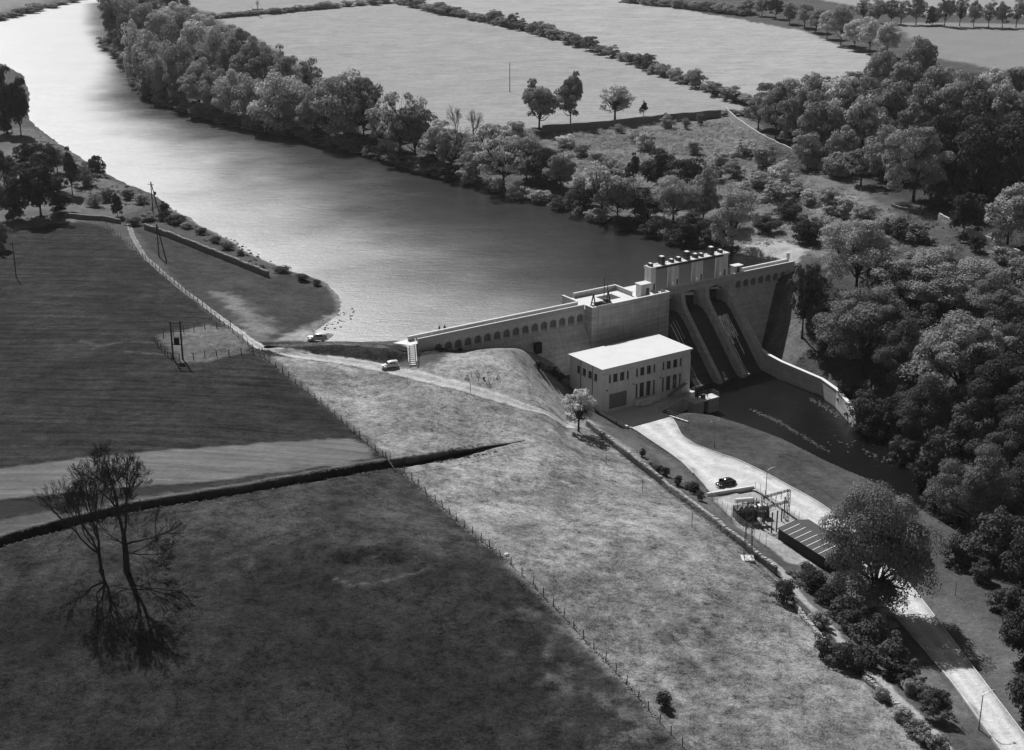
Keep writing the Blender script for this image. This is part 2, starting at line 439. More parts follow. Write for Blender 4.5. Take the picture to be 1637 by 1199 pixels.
def T0(X, Y):
    X = np.asarray(X, float); Y = np.asarray(Y, float)
    z = rbf(X, Y)
    u, v = to_uv(X, Y)
    far = sstep(380, 700, Y)
    z = z + (fbm(X / 14, Y / 14, 3, 3) - .5) * (.5 + .8 * far) + (fbm(X / 1.9, Y / 1.9, 9, 2) - .5) * .16
    # knoll beside the wing wall
    k = at(800, 566, -2.4)
    z = np.maximum(z, -2.3 - 0.016 * ((X - k[0] + 1) ** 2 * .6 + (Y - k[1]) ** 2 * 1.5))
    # bank above the yard: graded so that it never overhangs it
    dy_, _ = seg_dist(X, Y, YARD_EDGE); dl_, pl_ = seg_dist(X, Y, PH_LEFT)
    inside_y = inside(X, Y, YARD_POLY)
    dyy = np.where(inside_y, 0, dy_); t_ = np.maximum(0, (33.1 - u) / .59); relax = .45 * np.maximum(0, 6.5 - (v - .8 * t_)) * (u < 33.1)
    cap = np.minimum(-15.95 + .27 * dyy + .3 * np.maximum(0, dyy - 22), -16 + 3.6 * np.clip(pl_, 0, 1) + .27 * dl_ + .4 * np.maximum(0, dl_ - 16)) + relax
    kz = 1.1; hsm = np.clip(.5 + .5 * (z - cap) / (2 * kz), 0, 1)
    z = np.where(Y < 345, z * (1 - hsm) + cap * hsm - 2 * kz * hsm * (1 - hsm) * .5, z)
    # road bed
    d, par = seg_dist(X, Y, ROADC)
    i = np.clip(par.astype(int), 0, len(ROADC) - 2); t = par - i
    zr = np.array([c[2] for c in ROADC]); hw = np.array(ROADHW)
    zroad = zr[i] * (1 - t) + zr[i + 1] * t; hwd = hw[i] * (1 - t) + hw[i + 1] * t
    w = 1 - sstep(0.9, 4.0, d - hwd)
    z = z * (1 - w) + zroad * w - .28 * (1 - sstep(0, .5, d - hwd))
    z = np.where(inside_y & (X > at(1040, 700, -15.9)[0]), np.minimum(z, zroad - .1), z)
    # grassed embankment at the left end of the dam
    d, _ = seg_dist(X, Y, RIDGE)
    z = np.maximum(z, 0.05 - 0.68 * np.maximum(0, d - 1.7))
    # pit in the foreground field
    a = (X - PIT[0]) * .97 + (Y - PIT[1]) * .22; b = -(X - PIT[0]) * .22 + (Y - PIT[1]) * .97
    r = np.hypot(a / 8.6, b / 5.2) + (fbm(X / 2.6, Y / 2.6, 5, 3) - .5) * .8
    z = z - 1.25 * (1 - sstep(.4, .95, r)) * sstep(-4.5, 2.5, b + (fbm(X / 1.5, Y / 1.5, 8, 2) - .5) * 3)
    # water bodies
    sl = sdist(X, Y, LAKE); wob = (fbm(X / 5, Y / 5, 21, 3) - .5) * 3.0 * np.where(sl > -3, 1, 0)
    z = np.minimum(z, WL + np.where(sl > 0, .38, .5) * (sl + wob * sstep(-40, 20, Y - 300) * .6))
    sr = sdist(X, Y, RIVER)
    z = np.minimum(z, RL + np.where(sr > 0, 1.0, .5) * sr)
    # building pits
    z = np.where((u > 1) & (u < 103) & (v > -7) & (v < -.2), np.minimum(z, -6), z)
    z = np.where((u > 42) & (u < 88) & (v > -7) & (v < 9), np.minimum(z, -20.5), z)
    z = np.where((u > 33.6) & (u < 57) & (v > 6) & (v < 18.4), np.minimum(z, -16.6), z)
    return np.maximum(z, -23)

def T(X, Y):
    X = np.asarray(X, float); Y = np.asarray(Y, float)
    z = T0(X, Y)
    global GZ0
    GZ0 = z
    d, par = seg_dist(X, Y, DITCH)
    tap = sstep(len(DITCH) - 1.2, len(DITCH) - 5.0, par)
    return z - 2.7 * tap * (1 - sstep(1.5, 2.1, d))

def Tz(x, y):
    """height of the ground, read from the terrain grid"""
    i = min(max(int(np.searchsorted(gx, x)) - 1, 0), len(gx) - 2); j = min(max(int(np.searchsorted(gy, y)) - 1, 0), len(gy) - 2)
    a = (x - gx[i]) / (gx[i + 1] - gx[i]); b = (y - gy[j]) / (gy[j + 1] - gy[j])
    return float((GZ0[j, i] * (1 - a) + GZ0[j, i + 1] * a) * (1 - b) + (GZ0[j + 1, i] * (1 - a) + GZ0[j + 1, i + 1] * a) * b)

def G(px, py, z=None):
    """point of the ground seen at a pixel"""
    q = -2.0 if z is None else z
    for _ in range(26):
        p = at(px, py, q); q = .45 * q + .55 * Tz(p[0], p[1])
    p = at(px, py, q); return np.array([p[0], p[1], q])

# --- ground colour (true albedo of grass, hay, soil)
ZONES = [   # polygon in pixels, height, albedo, mottling, streaks, soft edge in metres
 ([(0,372),(112,350),(168,362),(262,440),(405,560),(520,650),(640,752),(560,768),(0,880),(-400,980),(-400,372)], 0, .030, .6, .6, 1.2),
 ([(-300,790),(0,748),(240,722),(560,701),(585,712),(600,728),(560,742),(330,770),(150,783),(0,800),(-300,845)], -1, .15, .16, .36, .8),
 ([(-300,850),(0,801),(150,786),(330,771),(355,772),(300,783),(0,826),(-300,880)], -.6, .030, .2, .25, .6),
 ([(-300,885),(0,832),(160,806),(330,782),(480,760),(560,748),(560,757),(420,781),(0,856),(-300,920)], -.8, .10, .2, .25, .6),
 ([(-500,960),(0,872),(300,808),(560,760),(645,750),(700,806),(830,915),(1090,1190),(1200,1300),(-500,1400)], -3, .030, .75, .06, 1.6),
 ([(-300,900),(0,880),(300,815),(640,756),(760,870),(700,880),(480,850),(250,880),(0,930)], -1.8, .058, .75, .05, 14),
 ([(620,585),(760,585),(900,640),(985,690),(1070,775),(1000,790),(800,740),(640,740)], -6, .215, .7, 0, 3.0),
 ([(645,750),(700,722),(840,692),(925,690),(960,705),(1060,775),(1240,925),(1300,1010),(1490,1199),(1560,1300),(1200,1300),(1090,1190),(830,915),(700,806)], -6, .235, .72, 0, 1.2),
 ([(900,860),(1050,880),(1250,1060),(1400,1199),(1090,1190),(960,1040)], -6, .155, .75, 0, 18),
 ([(425,560),(470,566),(590,583),(640,596),(700,610),(830,650),(918,684),(840,692),(700,722),(645,748),(520,645)], -3, .23, .72, .1, 1.0),
 ([(690,590),(760,556),(850,560),(905,600),(915,640),(900,668),(840,645),(720,608)], -3.5, .26, .6, 0, 1.2),
 ([(205,355),(235,365),(430,440),(520,450),(548,488),(540,520),(500,548),(420,554),(300,470)], -.6, .055, .45, .1, 1.2),
 ([(345,468),(372,472),(428,512),(440,524),(425,545),(405,545)], -.5, .17, .45, 0, 4),
 ([(440,545),(500,515),(548,495),(556,520),(545,548)], -2, .28, .5, 0, 2.0),
 ([(250,535),(330,520),(405,530),(420,556),(330,578),(290,580)], 0, .13, .6, .1, 1.0),
 ([(345,30),(640,5),(830,42),(1000,92),(1185,165),(1190,176),(1000,190),(870,205),(700,215),(560,150),(440,80)], 1, .29, .16, .22, 3),
 ([(640,-30),(660,3),(830,38),(1000,87),(1190,160),(1215,150),(1400,112),(1400,92),(1280,48),(1000,-2),(900,-40)], 2, .33, .16, .22, 3),
 ([(170,-40),(640,-40),(640,3),(345,25),(300,10)], 1, .27, .12, .1, 4),
 ([(1430,35),(1800,45),(1800,130),(1600,112),(1480,90)], 4, .22, .08, .06, 4),
 ([(1000,-80),(1800,-80),(1800,30),(1430,20),(1290,-5),(1010,-5)], 4, .28, .1, .06, 4),
 ([(-200,-40),(150,-40),(120,-4),(0,25),(-200,60)], 1, .22, .15, .05, 4),
 ([(870,207),(1000,195),(1190,180),(1340,275),(1480,380),(1400,420),(1290,410),(1180,395),(1000,340),(880,290)], .5, .15, .5, 0, 4),
 ([(1180,400),(1240,380),(1290,400),(1275,420),(1200,425)], -.5, .34, .3, 0, 2),
 ([(1290,312),(1370,312),(1345,345),(1300,345)], .5, .24, .3, 0, 2),
 ([(1220,290),(1340,270),(1640,410),(1640,120),(1430,110),(1210,170)], 2, .05, .4, 0, 4),
 ([(1225,560),(1270,470),(1295,470),(1290,560),(1262,590)], -9, .16, .4, 0, 2),
 ([(1085,682),(1110,675),(1180,683),(1260,712),(1365,770),(1330,795),(1260,775),(1180,732),(1110,710)], -16, .07, .5, .05, .7),
 ([(1460,940),(1640,1020),(1640,1180),(1570,1085)], -15, .12, .35, .05, 1.5),
 ([(945,680),(1000,690),(1060,724),(1128,784),(1140,800),(1240,905),(1160,838),(1060,757)], -9, .12, .3, 0, 1.0),
 ([(1140,795),(1205,782),(1300,850),(1330,900),(1260,900),(1190,850)], -15, .34, .35, 0, .8),
 ([(1240,905),(1330,900),(1420,975),(1560,1150),(1500,1180)], -12, .12, .45, 0, 1.5),
 ([(-100,230),(60,205),(130,255),(200,300),(235,330),(190,345),(0,370)], .5, .13, .4, .05, 2),
]
PG = lambda pts, z: [tuple(G(x, y, z)[:2]) for x, y in pts]
RIM_PX = ((536, 926), (560, 936), (610, 931), (640, 922), (692, 905))
LINES = [ # worn lines in the grass: pixels, z, half width, albedo
 ([(722,735),(745,765),(830,740),(900,770),(960,795),(1020,820)], -6, .35, .36),
 ([(1090,1120),(1060,1090),(1000,1020)], -5, .3, .3), ([(940,870),(1010,935),(1080,1010),(1180,1130)], -6, .5, .27),
 ([(1290,1060),(1350,1130),(1420,1199)], -8, .4, .3), ([(600,628),(650,650),(690,655),(760,668)], -3.5, .4, .3),
 ([(155,555),(200,545),(260,550)], .5, .6, .075), ([(130,545),(180,560),(280,568)], .5, .5, .085)]

def ground_col(X, Y, Z=None):
    n = fbm(X / 9, Y / 9, 40, 4); n2 = fbm(X / 2.4, Y / 2.4, 44, 3)
    al = np.full(X.shape, .085); mo = np.full(X.shape, .35); st = np.zeros(X.shape)
    for poly, a, m, s, e in _ZW:
        sd = sdist(X, Y, poly) + (n2 - .5) * e * 1.6
        w = 1 - sstep(-e / 2, e / 2, sd)
        al += (a - al) * w; mo += (m - mo) * w; st += (s - st) * w
    al = al * (1 + (n - .5) * mo * 1.5)
    for pl, h, a in _LW:
        d, _ = seg_dist(X, Y, pl); w = (1 - sstep(h * .6, h * 1.8, d)) * sstep(.3, .6, n2) * .8
        al += (a - al) * w
    rp = np.hypot((X - PIT[0]) / 7.6, (Y - PIT[1]) / 4.4) + (n2 - .5) * .6
    al = np.where(rp < .8, np.minimum(al, .026 + .03 * n), al)
    d, _ = seg_dist(X, Y, RIM); al += (.10 - al) * (1 - sstep(.15, .6, d)) * .7 * sstep(.25, .6, n2)
    # mown arcs in the pale strip are left to the streaks; sandy shore
    sl = sdist(X, Y, LAKE)
    w = (1 - sstep(0.3, 2.0, np.abs(sl))) * (Y < 420) * (X < -5)
    al += (.26 - al) * w * .7
    al = np.where(sl < -1, .05, al)
    d, _ = seg_dist(X, Y, RIDGE[:1] + RIDGE[1:]); w = (1 - sstep(4.0, 5.2, d))
    al += (.036 - al) * w * (Y < 330); mo += (.9 - mo) * w
    return np.stack([np.clip(al, .012, .8), np.clip(mo, 0, 1), st, np.ones(X.shape)], -1)

def set_col(me, X, Y):
    c = ground_col(X, Y)
    a = me.color_attributes.new('Col', 'FLOAT_COLOR', 'POINT')
    a.data.foreach_set('color', c.astype(np.float32).ravel())
    return c

def axis(lo, a, b, hi, step, growth, cap):
    mid = list(np.arange(a, b, step)); up, s = [b], step
    while up[-1] < hi: s = min(s * growth, cap if up[-1] < 1000 else 200); up.append(up[-1] + s)
    dn, s = [a], step
    while dn[-1] > lo: s = min(s * growth, 200); dn.append(dn[-1] - s)
    return np.array(dn[:0:-1] + mid + up)
gx = axis(-1600, -122, 160, 1600, .72, 1.05, 100)
gy = axis(-500, 146, 415, 2900, .72, 1.012, 5)
GX, GY = np.meshgrid(gx, gy)
GZ = T(GX, GY)
nx, ny = len(gx), len(gy)
_ZW = [(PG(p, z), a, m, s, e) for p, z, a, m, s, e in ZONES]
_LW = [(PG(p, z), h, a) for p, z, h, a in LINES]
RIM = PG(RIM_PX, -2.6)
idx = np.arange(nx * ny).reshape(ny, nx)
fc = np.stack([idx[:-1, :-1], idx[:-1, 1:], idx[1:, 1:], idx[1:, :-1]], -1).reshape(-1, 4)
me = np_mesh('ground', np.stack([GX, GY, GZ], -1).reshape(-1, 3), fc)
me.polygons.foreach_set('use_smooth', [True] * len(me.polygons))
set_col(me, GX.ravel(), GY.ravel())
me.materials.append(M['ground'])
tag(link('ground', me), 'fields and banks of mottled grass around the reservoir', None, None, 'structure')

def strip(name, ctr, offs, zfun, colfun=None, material=None, label=None, step=1.0, jit=.0, lift=.03, kind='structure'):
    """ribbon draped along a world polyline; offs(s) gives the lateral offsets"""
    ctr = np.array([c[:2] for c in ctr], float)
    seg = np.hypot(*np.diff(ctr, axis=0).T); cum = np.concatenate([[0], np.cumsum(seg)])
    n = max(int(cum[-1] / step), 2); s = np.linspace(0, cum[-1], n)
    x = np.interp(s, cum, ctr[:, 0]); y = np.interp(s, cum, ctr[:, 1])
    for _ in range(3):                                        # round the corners
        x[1:-1] = (x[:-2] + 2 * x[1:-1] + x[2:]) / 4; y[1:-1] = (y[:-2] + 2 * y[1:-1] + y[2:]) / 4
    tx, ty = np.gradient(x), np.gradient(y); L = np.hypot(tx, ty); nx_, ny_ = -ty / L, tx / L
    O = np.array([offs(a / cum[-1]) for a in s]); k = O.shape[1]
    if jit: O = O + (vnoise(np.repeat(s[:, None], k, 1) * .8, np.arange(k)[None] * 7.3 + 0 * O, 31) - .5) * jit
    X = x[:, None] + nx_[:, None] * O; Y = y[:, None] + ny_[:, None] * O
    Z = zfun(X, Y, O, np.repeat((s / cum[-1])[:, None], k, 1)) + lift
    ii = np.arange(n * k).reshape(n, k)
    f = np.stack([ii[:-1, :-1], ii[:-1, 1:], ii[1:, 1:], ii[1:, :-1]], -1).reshape(-1, 4)[:, ::-1]
    me = np_mesh(name, np.stack([X, Y, Z], -1).reshape(-1, 3), f)
    if colfun is not None:
        c = ground_col(X, Y); c = colfun(X, Y, O, c)
        a = me.color_attributes.new('Col', 'FLOAT_COLOR', 'POINT'); a.data.foreach_set('color', c.astype(np.float32).ravel())
    b = bmesh.new(); b.from_mesh(me); bmesh.ops.recalc_face_normals(b, faces=b.faces)
    if sum(f_.normal.z for f_ in b.faces) < 0: bmesh.ops.reverse_faces(b, faces=b.faces)
    b.to_mesh(me); b.free()
    me.materials.append(material or M['ground'])
    return tag(link(name, me), label, None, None, kind)

# ditch
def ditch_off(t):
    w = 1.55 * float(sstep(1.0, .80, t)) + .12
    return np.array([-w - 2.4, -w - 1.3, -w - .5, -w, -w + .45 * w, -w * .25, w * .3, w * .72, w * .9, w, w + .6, w + 1.4, w + 2.6])
def ditch_z(X, Y, O, t):
    z = T0(X, Y); tap = sstep(1.0, .72, t) * (.92 + .16 * fbm(X / 3, Y / 3, 6, 2))
    prof = np.array([0, 0, 0, -.02, -1.2, -2.15, -2.2, -2.0, -1.35, -.0, .06, .03, 0])[None, :]
    return z + prof * tap
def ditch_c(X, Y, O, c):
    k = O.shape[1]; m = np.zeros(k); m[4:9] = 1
    c = c.copy(); c[..., 0] = c[..., 0] * (1 - m) + (.012 * m)  # dark soil, lowered further to paint in the shade of the ditch
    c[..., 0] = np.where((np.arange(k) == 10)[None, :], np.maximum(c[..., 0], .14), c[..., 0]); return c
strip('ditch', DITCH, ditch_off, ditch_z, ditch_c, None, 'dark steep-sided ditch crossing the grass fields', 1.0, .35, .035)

# farm track with worn wheel lines
TRACK = [G(x, y) for x, y in ((204,354),(212,378),(232,412),(262,438),(310,477),(350,506),(385,531),(405,548),(420,556),(470,567),(530,574),(590,583),(640,594),(700,608),(760,624),(830,647),(880,664),(916,682))]
def track_off(t):
    w = .75 + 1.5 * float(sstep(.55, .75, t)) - .6 * float(sstep(.9, 1, t))
    return np.linspace(-w, w, 11)
def track_c(X, Y, O, c):
    r = np.abs(O) / np.abs(O).max(1, keepdims=True); nn = fbm(X / 1.3, Y / 1.3, 71, 3)
    w = sstep(1.0, .55, r + (nn - .5) * .8) * (.55 + .45 * sstep(.25, .5, r))
    c = c.copy(); c[..., 0] += (.52 - c[..., 0]) * w * (.45 + .55 * sstep(-78, -52, X)); c[..., 1] += (.2 - c[..., 1]) * w; c[..., 2] *= 1 - w; return c
strip('track', TRACK, track_off, lambda X, Y, O, t: T0(X, Y), track_c, None, 'pale unsurfaced farm track running from the shore field down to the lone tree', .7, .15, .05)
CREST = [G(422, 555)] + [np.append(np.array(r) + 0.0, 0) for r in RIDGE[1:3]]
strip('bank_path', CREST, lambda t: np.linspace(-1.0, 1.0, 7), lambda X, Y, O, t: T0(X, Y), lambda X, Y, O, c: np.concatenate([np.full(c[..., :1].shape, .10), c[..., 1:]], -1), None, 'worn path along the top of the grass bank at the end of the dam', .7, .2, .05)
FOOT = [G(x, y) for x, y in ((1226,893),(1250,912),(1266,938),(1300,975),(1340,1020),(1380,1062),(1425,1107),(1480,1160),(1520,1206),(1560,1260))]
def foot_c(X, Y, O, c):
    r = np.abs(O) / np.abs(O).max(1, keepdims=True); nn = fbm(X / 1.1, Y / 1.1, 75, 3)
    w = sstep(1.0, .5, r + (nn - .5) * .9); c = c.copy(); c[..., 0] += (.40 - c[..., 0]) * w; c[..., 1] += (.25 - c[..., 1]) * w; return c
strip('footpath', FOOT, lambda t: np.linspace(-1.15, 1.15, 9), lambda X, Y, O, t: T0(X, Y), foot_c, None, 'pale trodden footpath between the bushes and the boundary wall', .7, .15, .05)

# concrete road: loft between its two edges, with low kerbs
def resample(Pn, n):
    seg = np.linalg.norm(np.diff(Pn, axis=0), axis=1); cum = np.concatenate([[0], np.cumsum(seg)])
    return np.stack([np.interp(np.linspace(0, 1, n), np.linspace(0, 1, len(Pn)), Pn[:, i]) for i in range(3)], -1)
RL_, RR_ = resample(RDL, 120), resample(RDR, 120)
for arr in (RL_, RR_):
    for _ in range(4): arr[1:-1] = (arr[:-2] + 2 * arr[1:-1] + arr[2:]) / 4
kk = np.linspace(0, 1, 17)[None, :, None]
Rg = RL_[:, None, :] * (1 - kk) + RR_[:, None, :] * kk
Rg[..., 2] += .07
ii = np.arange(120 * 17).reshape(120, 17)
me = np_mesh('road', Rg.reshape(-1, 3), np.stack([ii[:-1, :-1], ii[:-1, 1:], ii[1:, 1:], ii[1:, :-1]], -1).reshape(-1, 4))
b = bmesh.new(); b.from_mesh(me)
bmesh.ops.recalc_face_normals(b, faces=b.faces)
if sum(f.normal.z for f in b.faces) < 0: bmesh.ops.reverse_faces(b, faces=b.faces)
b.to_mesh(me); b.free()
me.materials.append(M['ground'])
cr_ = np.abs(np.linspace(-1, 1, 17))[None, :] + 0 * Rg[..., 0]; nr_ = fbm(Rg[..., 0] / 2.2, Rg[..., 1] / 2.2, 91, 4)
al_ = .53 + .10 * np.exp(-((cr_ - .42) / .16) ** 2) - .16 * sstep(.72, 1.0, cr_ + (nr_ - .5) * .7) - .10 * sstep(.55, .8, nr_)
ca_ = np.stack([al_, np.full_like(al_, .16), np.zeros_like(al_), np.ones_like(al_)], -1)
at_r = me.color_attributes.new('Col', 'FLOAT_COLOR', 'POINT'); at_r.data.foreach_set('color', ca_.astype(np.float32).ravel())
road = tag(link('road', me), 'broad pale concrete road curving down from the power station yard', None, None, 'structure')
for side, E_ in (('l', Rg[:, 0]), ('r', Rg[:, -1])):
    mb = MB(); sgn = 1 if side == 'l' else -1
    prof = [(-.02, .13), (.16, .13), (.16, -.6), (-.02, -.6)]
    for i in range(2 if side == 'r' else 0, 119):
        if side == 'l' and 30 < i < 86: continue
        a, c = E_[i], E_[i + 1]; d = c - a; d = d / (np.linalg.norm(d) + 1e-9); nrm = np.array([-d[1], d[0], 0]) * sgn * (1 if True else 1)
        inn = (Rg[i, 8] - a)[:2] @ nrm[:2]
        if inn > 0: nrm = -nrm
        mb.add([a + nrm * o + np.array([0, 0, z]) for o, z in prof] + [c + nrm * o + np.array([0, 0, z]) for o, z in prof], [(0, 1, 5, 4), (1, 2, 6, 5), (3, 0, 4, 7)])
    mb.build('kerb', M['concrete'], road)

# water sheets
def water(name, poly, z, cell, material, label, keep, ruffle):
    pts = np.array(poly); x0, y0 = pts.min(0) - 6; x1, y1 = pts.max(0) + 6
    xs, ys = np.arange(x0, x1 + cell, cell), np.arange(y0, y1 + cell, cell)
    Xc, Yc = np.meshgrid(xs[:-1] + cell / 2, ys[:-1] + cell / 2)
    k = (sdist(Xc, Yc, poly) < cell * 1.6) & keep(Xc, Yc)
    jj, ii_ = np.nonzero(k); w = len(xs)
    f = np.stack([jj * w + ii_, jj * w + ii_ + 1, (jj + 1) * w + ii_ + 1, (jj + 1) * w + ii_], -1)
    used, inv = np.unique(f, return_inverse=True)
    V = np.stack([xs[used % w], ys[used // w], np.full(len(used), z)], -1)
    me = np_mesh(name, V, inv.reshape(-1, 4)); me.materials.append(material)
    ru = me.attributes.new('ruffle', 'FLOAT', 'POINT'); ru.data.foreach_set('value', np.asarray(ruffle(V[:, 0], V[:, 1]), np.float32))
    return tag(link(name, me), label, None, None, 'structure')
FARBANK = LAKE[34:57]
def ruffle_lake(X, Y):
    """0 in the lee of the trees on the far bank and by the dam, 1 in the open wind"""
    d, _ = seg_dist(X, Y, FARBANK); reach = np.interp(Y, [330, 420, 520, 700], [110, 95, 50, 14])
    n_ = fbm(X / 22, Y / 22, 61, 3) - .5
    u, v = to_uv(X, Y)
    return sstep(.05, 1.0, (d + n_ * reach * .4) / reach) * (1 - .75 * sstep(25, 75, u) * sstep(-110, -30, v))
def keep_lake(X, Y):
    u, v = to_uv(X, Y); d, _ = seg_dist(X, Y, RIDGE)
    return ~((v > -2.2) & (u > -4) & (u < 110)) & ~((v > -3) & (u <= -4) & (u > -30) & (d > 0))
water('reservoir', LAKE, WL, 2.5, water_mat('reservoir_water', .02, .24, .43, 2.3, .6), 'wide rippled reservoir water glaring white towards the upper left', keep_lake, ruffle_lake)
def keep_riv(X, Y):
    u, v = to_uv(X, Y); return ~((u < 58) & (v < 18))
water('river', RIVER, RL, 1.5, water_mat('tail_water', .005, .16, .3, 1.33, .25), 'dark tail water below the spillway', keep_riv, lambda X, Y: fbm(X / 9, Y / 9, 88, 3))

# ------------------------------------------------------------------ dam (local axes: u along the crest, -v upstream, z up)
class DM(MB):
    def bx(self, u0, u1, v0, v1, z0, z1): return self.box(u0, u1, -v1, -v0, z0, z1)
    def prof(self, poly, u0, u1):              # outline in (v, z) swept along u
        return self.prism(poly, lambda v, z: (u0, -v, z), lambda v, z: (u1, -v, z))
def puv(px, py, z):
    p = at(px, py, z); u, v = to_uv(p[0], p[1]); return float(u), float(v)
def dthing(name, label, cat): return thing(name, label, cat, (DA[0], DA[1], 0), DAZ)

dam = dthing('dam', 'long concrete gravity dam with arched wing walls and three spillway bays', 'dam')
SL = 0.56                                       # batter of the downstream face

def arch_bay(w):
    """front of one wing bay, centred on u = 0, with an arched recess"""
    m = DM(); h, r, zc, zs = w / 2, .875, -1.7, -3.0
    arc = [(-r, zs)] + [(r * math.cos(a), zc + r * math.sin(a)) for a in np.linspace(math.pi, 0, 13)] + [(r, zs)]
    top = .98
    F_ = lambda u, z: (u, 0, z)
    m.add([F_(-h, zs), F_(-r, zs), F_(-r, zc), F_(-h, zc)], [(0, 1, 2, 3)])
    m.add([F_(r, zs), F_(h, zs), F_(h, zc), F_(r, zc)], [(0, 1, 2, 3)])
    m.add([F_(-h, zc), F_(-r, zc), F_(-h, top)], [(0, 1, 2)])
    m.add([F_(r, zc), F_(h, zc), F_(h, top)], [(0, 1, 2)])
    n = len(arc)
    for i in range(1, n - 2):
        (a0, b0), (a1, b1) = arc[i], arc[i + 1]
        t0, t1 = -h + (i - 1) / (n - 3) * w, -h + i / (n - 3) * w
        m.add([F_(a0, b0), F_(a1, b1), F_(t1, top), F_(t0, top)], [(0, 1, 2, 3)])
    dep = .42
    for i in range(n - 1):
        (a0, b0), (a1, b1) = arc[i], arc[i + 1]
        m.add([F_(a0, b0), (a0, dep, b0), (a1, dep, b1), F_(a1, b1)], [(0, 1, 2, 3)])
    m.add([F_(-r, zs), F_(r, zs), (r, dep, zs + .35), (-r, dep, zs + .35)], [(0, 1, 2, 3)])
    return m
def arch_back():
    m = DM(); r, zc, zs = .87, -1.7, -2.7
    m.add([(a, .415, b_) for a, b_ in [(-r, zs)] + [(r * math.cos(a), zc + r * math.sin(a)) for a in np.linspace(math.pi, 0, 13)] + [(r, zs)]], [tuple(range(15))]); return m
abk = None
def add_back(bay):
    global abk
    if abk is None: abk = arch_back().build('recess_panel', M['recess_shade'], bay, fix=False)
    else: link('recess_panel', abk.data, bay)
bayL = None
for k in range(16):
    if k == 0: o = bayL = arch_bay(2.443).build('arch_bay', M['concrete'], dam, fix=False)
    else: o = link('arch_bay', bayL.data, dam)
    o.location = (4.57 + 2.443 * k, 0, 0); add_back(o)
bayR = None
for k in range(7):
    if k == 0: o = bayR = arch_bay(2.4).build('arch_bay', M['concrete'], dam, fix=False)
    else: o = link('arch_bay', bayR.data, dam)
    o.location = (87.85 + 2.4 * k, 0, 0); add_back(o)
DM().bx(-.2, 3.345, -.6, 0, -3, .98).build('end_wall', M['concrete'], dam)
DM().bx(103.46, 106, -.6, 0, -3, .98).build('end_wall', M['concrete'], dam)
# crest road, upstream body
for a_, b_ in ((-.2, 42.3), (86.7, 106)): DM().bx(a_, b_, -2.8, -.44, -9, 0).build('crest_road', M['concrete_lt'], dam)
# battered face in pours with open joints
for (a, b, n) in ((-.2, 42.4, 6), (86.7, 104.5, 3)):
    for k in range(n):
        u0, u1 = a + (b - a) * k / n + .035, a + (b - a) * (k + 1) / n - .035
        DM().prof([(-.43, -3.02), (0.02, -3.02), (.02 + SL * 17, -20), (-.43, -20)], u0, u1).build('face_block', M['concrete'], dam)
# parapets: inner wall, white coping
def parapet(u0, u1, v0, v1, z0=0.0, white=True, name='parapet'):
    DM().bx(u0, u1, v0 + .04, v1 - .04, z0, 1.0).build(name, M['concrete'], dam)
    DM().bx(u0, u1, v0 - .05, v1 + .05, 1.0, 1.14).build('coping', M['coping'] if white else M['concrete'], dam)
DM().bx(-.2, 42.4, -.35, -.05, .981, 1.14).build('coping', M['coping'], dam)
DM().bx(86.7, 106, -.35, -.05, .981, 1.14).build('coping', M['coping'], dam)
parapet(-1.2, 42.4, -2.8, -2.45)
parapet(88.2, 106.4, -2.8, -2.45)
DM().bx(105.9, 106.4, -2.9, -2.3, 1.14, 2.6).build('end_pillar', M['coping'], dam)
# intake block
ib = DM().bx(42.45, 64.4, -8.6, 2.8, -20, -.02).build('intake_block', M['concrete'], dam)
DM().bx(42.5, 64.3, -8.5, 2.4, -.018, .03).build('deck_slab', M['roof'], dam)
for z in (-2.2, -4.4, -6.6):                      # pour lines
    DM().bx(42.42, 64.43, -1, 2.83, z, z + .05).build('pour_line', M['concrete'], dam)
for u0 in (42.45, 44.1):
    DM().bx(u0, u0 + .9, 2.8, 2.95, -20, .9).build('pilaster', M['concrete'], dam) if u0 > 43 else None
def block_par(u0, u1, v0, v1):
    DM().bx(u0, u1, v0, v1, .03, 1.0).build('parapet', M['concrete'], dam)
    DM().bx(u0 - .04, u1 + .04, v0 - .05, v1 + .05, 1.0, 1.14).build('coping', M['coping'], dam)
block_par(42.45, 64.4, 2.5, 2.8); block_par(42.45, 42.8, 0.12, 2.4); block_par(64.1, 64.4, .2, 2.4)
block_par(45.5, 57.6, -8.6, -8.3); block_par(42.45, 42.8, -8.6, -3.0); block_par(57.3, 57.6, -8.2, -2.2)
gr = DM()
for i in range(9): gr.bx(50.2 + i * .48, 50.45 + i * .48, -5.6, -2.8, .03, .12)
gr.bx(50, 54.4, -5.8, -5.6, .03, .14).bx(50, 54.4, -2.8, -2.6, .03, .14).build('hatch_grating', M['dark_metal'], dam)
DM().bx(50.05, 54.35, -5.59, -2.81, .031, .045).build('hatch_floor', M['black'], dam)
# huts on the crest
def hut(u0, u1, v0, v1, z1, door):
    h = DM().bx(u0, u1, v0, v1, 0, z1 - .22).build('hut', M['concrete_lt'], dam)
    DM().bx(u0 - .25, u1 + .25, v0 - .25, v1 + .25, z1 - .218, z1).build('hut_roof', M['roof'], h)
    DM().bx(door, door + .85, v1 - .05, v1 + .03, .05, 2.1).build('door', M['dark_metal'], h)
hut(58.0, 60.7, -1.5, .35, 3.2, 59.5)
hut(87.3, 89.6, -2.3, -.9, 2.6, 88.0)
